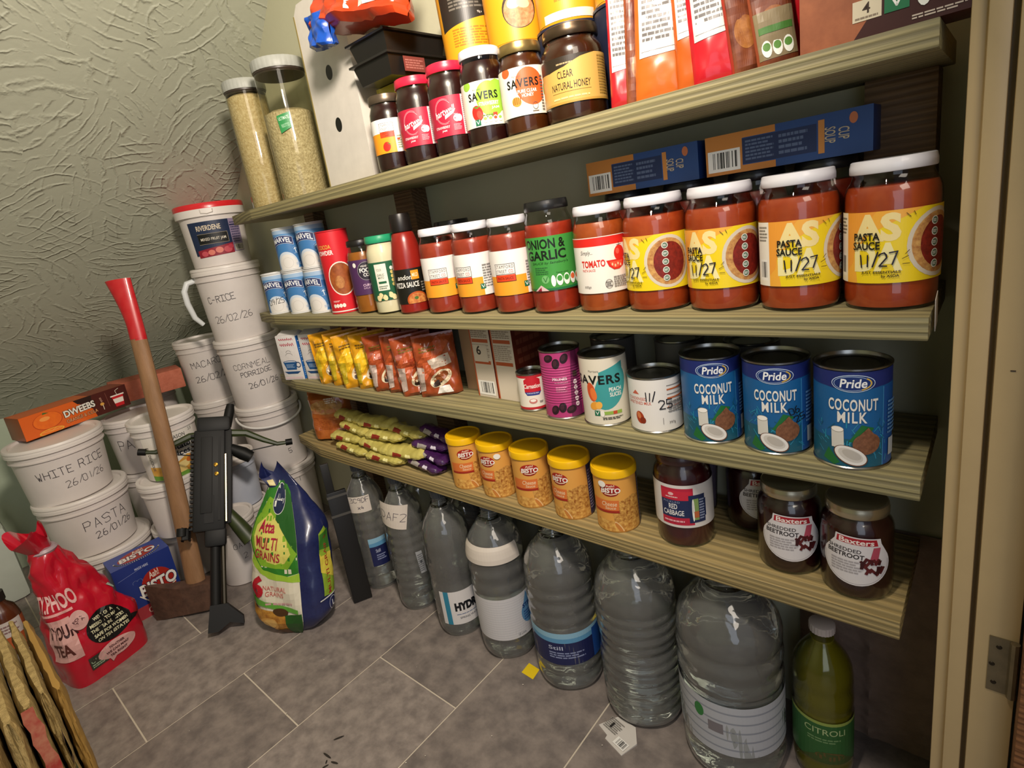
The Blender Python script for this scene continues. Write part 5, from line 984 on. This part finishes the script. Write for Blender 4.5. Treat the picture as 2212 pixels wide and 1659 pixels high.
a = Art(onbag(-pi + .80), .008, .0002, .0002, dv=.012); sidetea(a); a.build(t, 'side_print')
# gravy box
def a_gb(a, w_, d, h):
    W = w_ / 2; a.r(-W, 0, W, h, '20347e'); a.r(-W, 0, W, h * .22, 'a8343c'); a.e(.022, h * .46, .040, h * .30, 'a8281e', 10); a.t('Aah!', .004, h * .62, .030, h * .74, 'e8d8c8', .02, sh=.2, rot=6); a.t('BISTO', -.026, h * .36, .068, h * .60, '101838', .07, sh=.1, rot=4); a.t('BISTO', -.025, h * .37, .067, h * .59, 'f0ece4', .035, sh=.1, rot=4); a.l([(-.028, h * .40), (-.012, h * .27), (.03, h * .30), (.06, h * .38)], .003, 'f0e4d0')
    a.t('GOUTN', -.020, h * .06, .040, h * .16, 'e8c0b0', .015) if 0 else a.t('OUTNE', -.020, h * .06, .035, h * .16, 'e8c0b0', .015); a.ring(-.028, h * .66, .006, .006, .001, '8fa0d8', 30, 200); a.ring(-.017, h * .66, .006, .006, .001, '8fa0d8', -20, 150); a.t('MADE HERE', -.02, h * .86, .012, h * .90, 'c8d0e8', .01); a.l([(-W * .9, h * .80), (-W * .1, h * .86)], .0007, '8fa0d8')
def a_gbt(a, w_, d, h):
    W = w_ / 2; a.r(-W, 0, W, d, '3a4c96'); a.e(0, d * .48, W * .66, d * .34, 'a8382a', 8); a.t('Aah!', -W * .1, d * .64, W * .3, d * .80, 'e8d8c8', .02, rot=4); a.t('BISTO', -W * .62, d * .28, W * .66, d * .62, '202c60', .07, sh=.1); a.t('BISTO', -W * .61, d * .30, W * .65, d * .60, 'ece4dc', .035, sh=.1); a.ring(0, d * .45, W * .78, d * .40, .004, 'e4dccc', 180, 350)
carton('gravy_box', 'blue and red gravy granules box on the floor between tea bag and axe head', 'box', -1.655, -.385, 0, radians(88), .140, .088, .165, '20347e', a_gb, None, a_gbt, b=.002)
# axe
t = thing('axe', 'felling axe with red-painted handle end, head on the floor, leaning on the potato tub', 'axe', (-1.539, -.31, 0))
P0, P1 = V((0, 0, .035)), V((-.118, .093, .887)); ax = (P1 - P0).normalized(); side = V((.719, .695, 0)); side = (side - ax * side.dot(ax)).normalized(); nrm = ax.cross(side)
def shaft(m, k0, k1, mt):
    def f(u, v):
        k = k0 + (k1 - k0) * v; a = 2 * pi * u; fl_ = max(0, (k - .86) / .14); b = .5 * sin(k * pi) * .012
        wx = .0205 + .006 * (1 - k) ** 2 + .012 * fl_ ** 1.5; wy = .0150 + .002 * (1 - k)
        return P0 + (P1 - P0) * k + side * (wx * cos(a) + b - .014 * fl_ ** 1.4) + nrm * (wy * sin(a))
    return m.grid(f, 20, 24, mt)
ww = mat('96704e', .6, n=.6, ns=9, n2='785636', stretch=(6, 6, .8), bump=.15, bs=60)
m = shaft(MB(), 0, .82, ww); m.build('handle', t)
rp = mat('bd1420', .38, n=.15, ns=40, n2='d86a60', coat=.2); m = shaft(MB(), .815, 1, rp)
nn = [P1 + side * ((.0325) * cos(2 * pi * i / 20) - .014) + nrm * (.015 * sin(2 * pi * i / 20)) for i in range(20)]; m.add(nn, [tuple(range(20))], mat('b84a44', .6)); m.build('painted_end', t)
hd = V((-.647, -.762, 0)); hn = V((-hd.y, hd.x, 0)); st_ = mat('664a3c', .6, metal=.1, n=.6, ns=40, n2='382820', bump=.3, bs=90)
vs, fs = [], []
for d_, th, z0, z1 in ((-.052, .017, .012, .085), (-.02, .021, .010, .088), (.03, .020, .010, .088), (.065, .012, .006, .094), (.100, .006, .001, .104), (.122, .0008, .000, .108)):
    for s_, z in ((-1, z0), (1, z0), (1, z1), (-1, z1)): vs.append(hd * d_ + hn * (s_ * th) + V((0, 0, z)))
for i in range(5):
    for k in range(4): fs.append((i * 4 + k, i * 4 + (k + 1) % 4, i * 4 + 4 + (k + 1) % 4, i * 4 + 4 + k))
fs += [(3, 2, 1, 0), (20, 21, 22, 23)]
MB().add(vs, fs, st_).build('head', t)
# crossbow, standing on its stock
t = thing('crossbow', 'black pistol crossbow with green limbs, standing on its stock on the floor', 'crossbow', (-1.393, -.333, 0))
N0 = V((-.192, .222, .495)); X = N0.normalized(); Yv = V((.36, .93, 0)); Yv = (Yv - X * Yv.dot(X)).normalized(); Zv = X.cross(Yv)
T = M(((Yv.x, Zv.x, X.x, 0), (Yv.y, Zv.y, X.y, 0), (Yv.z, Zv.z, X.z, 0), (0, 0, 0, 1)))         # local: x = across (limbs), y = away, z = along the stock
bk = mat('0c0c0b', .55, spec=.3); bk2 = mat('131312', .6, spec=.3); gn = mat('39431f', .45, n=.6, ns=24, n2='1c2212')
m = MB(); m.box((-.058, -.022, .255), (.018, .022, .520), bk, T, b=.006)
for i in range(22): m.box((-.066, -.014, .262 + i * .0115), (-.057, .014, .2685 + i * .0115), bk2, T)
m.box((-.040, -.026, .30), (-.012, -.021, .50), bk2, T, b=.002); m.box((-.030, -.0245, .275), (-.008, -.021, .345), mat('070707', .7), T).box((.002, -.0245, .28), (.008, -.0215, .50), bk2, T); m.build('rail_housing', t)
m = MB(); m.box((.016, -.016, .27), (.034, .016, .52), bk2, T, b=.003)
m.tube([T @ V((.022, -.026, .275)), T @ V((.020, -.026, .45))], .0035, mat('c8bfa0', .15, metal=1), 8); m.build('barrel', t)
MB().box((-.052, -.024, .515), (.030, .024, .556), bk, T, b=.008).build('front_block', t)
MB().tube([T @ V((.020, 0, .53)), T @ V((.028, 0, .575)), T @ V((.030, 0, .592))], [.013, .013, .010], bk2, 10).build('muzzle_knob', t)
for i in range(2): MB().lathe([(0, 0), (.0055, 0), (.005, .004), (0, .005)], mat('d8a040', .2, metal=1), 14, T @ M.Translation((-.004 + .002 * i, -.0225, .424 - .024 * i)) @ M.Rotation(pi / 2, 4, 'X')).build('gold_bolt', t)
for s_ in (-1, 1):
    pts = [V((.02 * s_ + .0, 0, .512)), V((.07 * s_, 0, .508)), V((.115 * s_, .0, .486)), V((.150 * s_, 0, .472)), V((.178 * s_, 0, .474))]
    lb = MB().tube([T @ p for p in pts], [.011, .010, .008, .006, .005], gn, 8).build('limb', t)
    MB().tube([T @ (pts[-1] + V((-.006 * s_, 0, 0))), T @ (pts[-1] + V((.012 * s_, 0, .002)))], .009, bk, 10).build('limb_tip', lb)
MB().tube([T @ V((-.176, 0, .474)), T @ V((-.02, -.006, .448)), T @ V((.024, -.006, .448)), T @ V((.176, 0, .474))], .0016, mat('141414', .6), 6).build('string', t)
MB().tube([T @ V((.03, 0, .468)), T @ V((.062, 0, .452)), T @ V((.082, 0, .440))], [.014, .018, .016], bk, 12).build('fore_grip', t)
m = MB(); m.tube([T @ V((.022, 0, .30)), T @ V((.05, 0, .262)), T @ V((.080, 0, .222))], [.014, .019, .021], gn, 10); m.build('grip', t)
m = MB(); m.box((-.066, -.016, .268), (-.082, .016, .240), bk2, T, b=.004); m.lathe([(0, 0), (.012, 0), (.012, .02), (0, .02)], bk2, 14, T @ M.Translation((-.083, -.012, .25))); m.build('sight_knob', t)
m = MB(); m.box((-.030, -.02, .215), (.020, .02, .262), bk, T, b=.008); m.tube([T @ V((-.006, 0, .225)), T @ V((-.004, 0, .060))], .0125, bk2, 12); m.tube([T @ V((.012, 0, .225)), T @ V((.016, 0, .075))], .006, mat('3a3428', .35, metal=.6), 8); m.build('stock', t)
MB().prism([(-.016, .075), (.022, .075), (.060, .040), (.062, .022), (.030, .030), (.004, .012), (-.020, .012)], -.017, .017, bk, T).build('shoulder_pad', t)
# flour bag
t = thing('flour_bag', 'green and navy multigrain flour bag with twisted top, standing on the floor', 'flour', (-1.246, -.186, 0), radians(30))
FW, FD, FH = .200, .110, .330
def flS(a, v):
    b = 1 - .55 * max(0, (.16 - v) / .16) ** 2; k = max(0, (v - .66) / .34); wx = FW / 2 * b * (1 - .55 * k ** 1.5) * (1 - .14 * max(0, v - .35)); wy = FD / 2 * b * (1 - .82 * k ** 1.2)
    c, s = cos(a), sin(a); p = 2.7; q = (abs(c) ** p + abs(s) ** p) ** (-1 / p); x, y, z = wx * q * c, wy * q * s, v * FH
    n = NZ.noise((x * 22 + 9, y * 22, z * 18)) * .007 + NZ.noise((x * 50, y * 50, z * 44)) * .0025
    return V((x + n * c - .012 * k, y + n * s + .095 * v ** 1.4, z))
navy = mat('1c2350', .32, n=.3, ns=160, n2='2c3668', coat=.3)
m = MB(); m.grid(lambda u, v: flS(2 * pi * u, v), 64, 44, navy); m.grid(lambda u, v: flS(2 * pi * u, 0) * v, 64, 3, navy)
m.build('bag', t)
def onfl(a0):
    def f(u, v, o): a = a0 + u / (FW * .47); p = flS(a, v / FH); return p + V((cos(a), sin(a), -.15)) * (o + .0012)
    return f
a = Art(onfl(-pi / 2 - .10), .010, .0002, .00022, dv=.014)
a.p([(-.105, .0), (.052, .0), (.058, .30), (.02, .35), (-.06, .35), (-.105, .28)], 'ddd6c0'); a.p([(-.080, .205), (-.052, .165), (.0, .145), (.055, .155), (.058, .32), (.02, .36), (-.06, .36), (-.090, .30)], '2f7a26'); a.p([(-.072, .21), (-.04, .175), (.03, .165), (.056, .20), (.055, .225), (.015, .30), (-.035, .315), (-.07, .27)], '7fae2c'); a.p([(-.060, .215), (-.03, .185), (.02, .175), (.04, .20), (.02, .26), (-.02, .285), (-.055, .26)], 'd8cf6a')
a.p([(-.07, .20), (-.03, .165), (.03, .150), (.056, .155), (.056, .135), (-.02, .145), (-.075, .18)], '9ac03a'); a.p([(.0, .27), (.055, .20), (.058, .31), (.02, .35)], '245c22')
a.e(.010, .310, .024, .030, 'e0e0d8', -8); a.e(.010, .310, .0225, .0285, '1c2748', -8); a.t('Pillsbury', -.010, .302, .030, .318, 'e8e8e4', .02, rot=-6)
a.t('Atta', -.042, .246, .000, .270, 'a8183a', .03, rot=-8); a.t('MULTI', -.050, .214, .008, .238, 'a8183a', .01, rot=-8); a.t('GRAINS', -.056, .188, .014, .208, 'a8323a', .015, rot=-8)
a.t('6', -.070, .100, -.034, .152, 'b81c2c', .05, rot=-6); a.t('NATURAL\nGRAINS', -.036, .104, .022, .128, 'c8605a', .0, rot=-4); a.p([(-.105, .095), (-.06, .10), (.045, .075), (.045, .065), (-.04, .082), (-.105, .082)], '5fa03a'); a.fine(-.03, .084, .035, .092, 1, 'c89a9a')
a.p([(-.105, .0), (.02, .0), (.012, .068), (-.04, .075), (-.105, .08)], mat('d29a3e', .4, n=.8, ns=60, n2='8a4a1a')); a.e(-.035, .035, .030, .018, 'dca450', 20); a.e(-.03, .038, .022, .012, 'e6b868', 20); a.e(.004, .070, .018, .009, '4a3018', -8); a.p([(.012, .0), (.052, .0), (.052, .066), (.014, .062)], '24561f'); a.p([(-.03, .0), (.02, .0), (.008, .024), (-.02, .02)], '5a3a20')
a.build(t, 'front_print')
a = Art(onfl(-.10), .010, .0002, .00022, dv=.014); a.p([(-.034, .085), (.030, .075), (.030, .215), (.006, .235), (-.028, .225)], '8fae34'); a.p([(-.034, .14), (.030, .11), (.030, .17), (-.030, .18)], 'd8c84a'); a.p([(-.030, .19), (.028, .18), (.028, .225), (-.026, .222)], '3f7a2a')
a.t('MULTI GRAINS', -.068, .142, .064, .158, 'a0342c', .01, rot=86); a.ring(0, .060, .018, .014, .0012, 'c8ccd8'); a.t('L', -.005, .054, .005, .067, 'e0e0e0', .02); a.r(-.05, .078, .03, .081, 'd8d8d8'); a.build(t, 'side_print')
def crest(u, v): a = 2 * pi * u; p = flS(a, 1); return (p.x * (1 - .45 * v) - .035 * v, .095 + (p.y - .095) * (1 + v * 1.5 * sin(2 * a)) + .01 * v, FH + .045 * v * (1 + .4 * sin(2 * a + 2)))
MB().grid(crest, 36, 6, navy).build('gathered_top', t)
a = Art(lambda u, v, o: V(crest(.74 + u, v)) + V((0, -.002 - o, 0)), .02, dv=.1); a.p([(-.06, .3), (-.04, .8), (.0, .7), (-.02, .2)], 'd8c884'); a.build(t, 'top_print')
# black flat bar
t = thing('black_bar', 'flat black bar with two grey bands, standing between flour bag and water bottles', 'bar', (-1.168, -.046, 0), face(-1.18, -.08, 0)); t.rotation_euler = (radians(-7), 0, face(-1.18, -.08, 0))
MB().box((-.026, -.006, .002), (.022, .006, .30), mat('11100f', .45), b=.003).build('bar', t)
for z in (.235, .285): MB().box((-.0265, -.0068, z), (.0225, .0068, z + .006), mat('4a4844', .4)).build('band', t)
MB().box((-.024, -.004, .298), (-.004, .005, .375), mat('12110f', .5), b=.002).build('side_strap', t)
# ------------------------------------------------------------ water bottles under the lowest shelf
PET = thin('eef0ec', .025, 1.6, bump=.35, bs=26, key='pet', haze=.12)
def bottle(nm, label, x, y, r, h, off, art=None, v0=0, H=0, lr=None, cap='4a4e54', ribs=8, liquid=None, waist=0, group=None, sq=0, fill=.91):
    t = thing(nm, label, 'bottle', (x, y, 0), face(x, y, off), group); pf = [(0, .006), (r * .55, .004), (r * .74, 0), (r * .90, .002), (r * .98, .012)]
    z0, z1 = .018, h * .66; n = 64
    for i in range(n + 1):
        z = z0 + (z1 - z0) * i / n; inlab = art and v0 - .004 < z < v0 + H + .004
        d = 0 if inlab else .013 * r * (sin((z - z0) / (z1 - z0) * ribs * 2 * pi) - .6); q = r * (1 - waist * math.exp(-((z - h * .42) / (.05 * h)) ** 2)); pf.append((q + d, z))
    for k, q in ((.70, .985), (.75, .93), (.80, .80), (.85, .60), (.89, .42), (.915, .30)): pf.append((r * q if r * q > .0135 else .0135, h * k))
    pf += [(.0135, h * .955), (.0135, h * .985)]
    wob = (lambda a, z: 1 + .012 * sin(a * 5 + z * 30) * (1 if z > h * .66 or z < .03 else .35)) if 1 else None
    MB().lathe(pf, PET if not liquid else thin('f0f0c8', .05, 1.1, bump=.2, bs=20, key='oilpet'), 56, wob=wob).build('bottle', t)
    c = [(0, .008)] + [(max(q - .0016, .001), max(z, .008)) for q, z in pf[2:] if z < h * fill]; c += [(c[-1][0], h * fill), (0, h * fill)]
    MB().lathe(c, liquid or water(), 56, wob=wob).build('contents', t)
    cr = .0165; MB().lathe([(0, h * .955), (cr, h * .953), (cr, h * .997), (cr * .93, h), (0, h)], mat(cap, .4), 48, wob=lambda a, z: 1 + .02 * cos(a * 24)).build('cap', t)
    if art:
        a = Art(cyl(lr or r * .995, v0), .006, .0006); a.clip = (None, 0, None, H); art(a, H); a.build(t)
    return t
def a_buxton(full):
    def f(a, H):
        e = .2 if full else .030; b = -e if full else -.016; a.r(b, 0, e, H, '1b2250'); a.r(b, H * .70, e, H, '5f9ac2'); a.p([(b, H * .82), (e, H * .86), (e, H), (b, H)], '8fbcd4')
        a.t('Still' if full else 'Still', -.040 if full else -.002, H * .48, -.012 if full else .010, H * .60, 'b8c0d8', .01); a.fine(-.04 if full else -.002, H * .2, .03 if full else .022, H * .42, 3, '8a94b8')
        if full: a.r(.05, 0, .2, H * .9, '1f4f9a')
    return f
def a_hyd(a, H):
    a.r(-.044, 0, .085, H, 'e0dcda'); a.r(-.034, 0, -.022, H, '2f86a4'); a.t('HYDR8', -.012, H * .40, .050, H * .66, '14161c', .07); a.t('SPRING WATER', -.004, H * .16, .045, H * .22, '4a4e5a', .01); a.fine(-.01, H * .28, .04, H * .32, 1, '6a7a9a')
def a_still(a, H):
    a.r(-.10, 0, .10, H, 'd2d0d2')
    for i in range(16): a.r(-.10, H * (.05 + .058 * i), .10, H * (.05 + .058 * i) + .0008, 'bcbcc0'); a.o -= a.st
    a.o += a.st; a.e(.051, H * .50, .019, H * .26, '5f8fb8'); a.p([(.036, H * .62), (.051, H * .98), (.066, H * .62)], '5f8fb8'); a.t('STILL', .037, H * .62, .068, H * .72, '1c2c6a', .03); a.fine(.038, H * .32, .064, H * .56, 4, '34558e'); a.t('10 Litre', .018, H * .05, .036, H * .11, '6a6e78', 0)
def note(t, r, z, txts, w_, hh, u0, rot, name='paper_note'):
    q, k = cos(radians(rot)), sin(radians(rot)); f0 = cyl(r + .0012, z); a = Art(lambda u, v, o: f0(u0 + u * q - v * k, u * k + v * q, o), .006, .0012, .0002, dv=.01)
    a.p([(-w_ / 2, -hh / 2), (w_ / 2, -hh / 2 + .002), (w_ / 2, hh / 2), (-w_ / 2, hh / 2 - .001)], 'ddd2c6')
    for s_, u, v, sz in txts: a.h(s_, u, v, sz, '2a2440', .0011, 0, .62)
    a.build(t, name)
g = 'clear water bottles under the lowest shelf'
t = bottle('water_bottle', 'clear water bottle with square paper note and small navy label, beside the black bar', -1.192, .036, .0480, .345, 0, a_buxton(0), .072, .080, group=g); note(t, .0462, .252, (('3C9DF', -.022, .006, .012), ('x4', -.004, -.012, .009)), .056, .046, -.016, 0)
t = bottle('water_bottle', 'clear water bottle with tilted paper note, second from the black bar', -1.038, .036, .0480, .345, 0, None, 0, 0, group=g, ribs=9); note(t, .0462, .262, (('DAF2', -.030, -.010, .020),), .072, .064, -.026, -14)
a = Art(cyl(.0488, .10), .006, .001); a.p([(.014, 0), (.030, -.002), (.026, .058), (.010, .060)], 'a8aaac'); a.e(.02, .03, .003, .005, '3a3c40'); a.fine(.013, .004, .027, .052, 9, '6a6c70'); a.build(t, 'label')
bottle('water_bottle', 'clear water bottle with white and blue-striped lettered label, third from the black bar', -.8855, .034, .0530, .345, 0, a_hyd, .036, .084, group=g, ribs=3)
t = bottle('water_bottle', 'clear water bottle with ribbed pale label and white collar, fourth from the black bar', -.7505, .048, .0600, .345, 0, a_still, .052, .098, group=g, ribs=6)
def shoulder(v):
    k = (.236 + v) / .345; P_ = ((.60, 1.0), (.66, 1.0), (.70, .985), (.75, .93), (.80, .80), (.85, .60))
    for (k0, q0), (k1, q1) in zip(P_, P_[1:]):
        if k0 <= k <= k1: return .0600 * (q0 + (q1 - q0) * (k - k0) / (k1 - k0)) + .0012
    return .0612
a = Art(cyl(.0592, .236, shoulder), .006, .001, dv=.006); a.p([(-.09, -.004), (.05, -.004), (.05, .030), (-.09, .034)], 'd8cec2'); a.build(t, 'collar')
bottle('water_bottle', 'clear water bottle with broad navy and pale blue band, fifth from the black bar', -.5985, .058, .0660, .348, 0, a_buxton(1), .066, .070, group=g, ribs=8)
bottle('water_bottle', 'large unlabelled ribbed water bottle between the navy-banded bottle and the largest bottle', -.4435, .068, .0695, .350, 0, None, 0, 0, group=g, ribs=11, waist=.05)
def a_back(a, H):
    a.r(-.13, 0, .13, H, 'b4b6bc')
    for i in range(5): a.r(-.13, H * (.12 + .18 * i), .13, H * (.12 + .18 * i) + .003, '8e929c'); a.o -= a.st
    a.o += a.st; a.e(-.050, H * .72, .008, .012, '2f7a3a'); a.r(-.036, H * .42, -.014, H * .62, '7a7478')
bottle('water_bottle', 'largest water bottle with grey-white ridged label, beside the yellow oil bottle', -.2855, .068, .0775, .352, 0, a_back, .060, .092, group=g, ribs=6, waist=.03)
def a_oil(a, H): a.r(-.07, 0, .07, H, '2a5a2a'); a.r(-.07, H * .93, .07, H, '8a9a4a'); a.t('CITROLI', -.024, H * .70, .030, H * .84, 'a8b884', .0); a.r(-.010, H * 1.0, .022, H * 1.0 + .001, 'b8b49a'); a.e(.010, H * .18, .020, H * .10, '5a4a22'); a.p([(-.03, 0), (.05, 0), (.03, H * .2), (.0, H * .28)], '3a4a1e'); a.fine(-.02, H * .5, .025, H * .62, 2, '6a8a5a')
bottle('oil_bottle', 'yellow cooking oil bottle with green label at the door end of the bottle row', -.165, .108, .0400, .262, 0, a_oil, .045, .075, cap='c4b8b4', ribs=4, liquid=mat('625f18', .15, n=.25, ns=10, n2='7a741e', coat=.5))
for i, (x, r, h, lb) in enumerate(((-1.10, .046, .315, 'clear bottle in the dark back row behind the two bottles with paper notes'), (-.93, .048, .30, 'clear bottle in the dark back row behind the lettered bottle'), (-.825, .046, .31, 'clear bottle in the dark back row between the lettered and collared bottles'))):
    bottle('water_bottle', lb, x, .138 if i else .14, r, h, 0, None, group='water bottles in the dark back row', ribs=6)
# scraps of paper
o = MB().add([(-.012, -.010, .0006), (.016, -.022, .0006), (.022, .004, .0008), (-.004, .016, .0007), (-.012, -.010, .0002), (.016, -.022, .0002), (.022, .004, .0003), (-.004, .016, .0003)], [(0, 1, 2, 3), (7, 6, 5, 4), (0, 4, 5, 1), (1, 5, 6, 2), (2, 6, 7, 3), (3, 7, 4, 0)], 'e8c818').build('paper_scrap', None, (-.668, .004, 0), radians(20)); tag(o, 'small yellow paper scrap on the floor by the navy-banded water bottle', 'paper')
t = thing('torn_label', 'torn white barcode label on the floor in front of the unlabelled ribbed bottle', 'paper', (-.447, -.020, 0), radians(-14))
MB().add([(-.036, -.016, .0012), (-.012, -.020, .0012), (-.010, -.027, .0012), (.030, -.030, .0014), (.034, .004, .003), (.012, .026, .003), (-.024, .020, .0015)] + [(x_, y_, 0) for x_, y_ in ((-.036, -.016), (-.012, -.020), (-.010, -.027), (.030, -.030), (.034, .004), (.012, .026), (-.024, .020))], [tuple(range(7)), tuple(range(13, 6, -1))] + [(i, i + 7, (i + 1) % 7 + 7, (i + 1) % 7) for i in range(7)], 'd2cdc6').build('label', t)
a = Art(lambda u, v, o: (u, v, .0032 + o), None); a.bars(.004, -.024, .028, -.008, n=14); a.fine(-.03, -.012, .0, .014, 7, '8a8680'); a.r(-.020, -.006, -.016, .006, '2a2624'); a.build(t, 'print')
t = thing('paper_tag', 'small white paper tag stuck to the door end of the sauce jar shelf', 'tag', (-.0470, .030, .738), 0)
MB().box((0, -.012, -.016), (.0005, .010, .018), 'cfc8c0', M.Rotation(radians(14), 4, 'X')).build('tag', t)
# ------------------------------------------------------------ flattened sacks and jar at the near left
def wob(x, z, s): return .0016 * NZ.noise((z * 14, x * 5, s)) + .0015 * NZ.noise((z * 60, x * 60, s))
def sack(nm, label, cat, x0, x1, y0, y1, h, mt, s, cols=()):
    t = thing(nm, label, cat, ((x0 + x1) / 2, (y0 + y1) / 2, 0)); w_, d = (x1 - x0) / 2, (y1 - y0) / 2
    m = MB()
    def f(u, v):
        a = 2 * pi * u; c, q = cos(a), sin(a); k = (abs(c) ** 5 + abs(q) ** 5) ** -.2; e = wob(a, v * h, s) * 1.5
        b = 1 - .5 * max(0, (v - .93) / .07) ** 2
        return ((w_ + e) * k * c, (d * b + e) * k * q, v * h)
    m.grid(f, 48, 60, mt); m.add([f(i / 48, 1) for i in range(48)], [tuple(range(48))], mt); m.build('sack' if 'sack' in nm else 'sheet', t)
    if cols:
        a = Art(lambda u, v, o: (w_ + .004 + o, u, v), .01, dv=.01)
        for c_ in cols: c_(a, d, h)
        a.build(t, 'print')
    return t
weave = mat('b39a62', .6, n=.75, ns=30, n2='7e6a3c', stretch=(3, 3, .5), bump=.7, bs=180)
def red_band(a, d, h):
    R = random.Random(5); L_ = [(-d * .8 + R.uniform(-.002, .002), h * i / 24) for i in range(25)]; Rr = [(d * .8 + R.uniform(-.002, .002), h * i / 24) for i in range(24, -1, -1)]; a.p(L_ + Rr, mat('98302a', .5, n=.6, ns=50, n2='b88a6a'))
def dashes(a, d, h):
    R = random.Random(8)
    for i in range(16): z = R.uniform(.05, h * .9); a.p([(d * .2, z), (d * .55, z + .01), (d * .45, z + .05), (d * .15, z + .035)], R.choice(('2c3322', '3c4228', '4a3a2a'))); a.o -= a.st
    a.o += a.st
sack('cardboard_sheet', 'smooth tan cardboard sheet standing on edge by the tea bag, outermost of the pile', 'cardboard', -1.20, -.94, -.652, -.637, .36, mat('a3803f', .6, n=.3, ns=8, n2='8a6a34'), 1)
sack('woven_sack', 'folded woven sack with dark dashes, beside the tan cardboard sheet', 'sack', -1.17, -.91, -.668, -.654, .385, weave, 2, (dashes,))
sack('woven_sack', 'folded woven sack with a worn red stripe, second in the pile from the cardboard sheet', 'sack', -1.14, -.88, -.688, -.670, .395, weave, 3, (red_band,))
sack('woven_sack', 'narrow straw-coloured folded woven sack, behind the red-striped one', 'sack', -1.12, -.86, -.709, -.690, .40, weave, 4)
sack('woven_sack', 'straw-coloured folded woven sack at the picture edge, thickest of the pile', 'sack', -1.10, -.84, -.765, -.711, .405, mat('a88c54', .6, n=.75, ns=26, n2='6e5632', stretch=(3, 3, .5), bump=.7, bs=160), 6)
t = thing('sauce_bottle', 'small brown bottle with white and orange label behind the pile of folded sacks', 'bottle', (-1.86, -.668, 0), face(-1.86, -.668, 0))
MB().lathe([(0, 0), (.030, 0), (.034, .004), (.034, .10), (.028, .125), (.016, .14), (.015, .15), (0, .15)], mat('5a2c14', .25, coat=.4), 36).build('body', t)
MB().lathe([(0, .149), (.018, .149), (.018, .172), (0, .173)], mat('2c2420', .4), 30).build('cap', t)
a = Art(cyl(.0343, .02)); a.r(-.05, 0, .05, .075, 'b4562a'); a.r(-.03, .035, .03, .078, 'd0c4bc'); a.fine(-.02, .045, .02, .07, 3, '8a6a6a'); a.e(.006, .018, .010, .014, 'e0a050'); a.build(t)
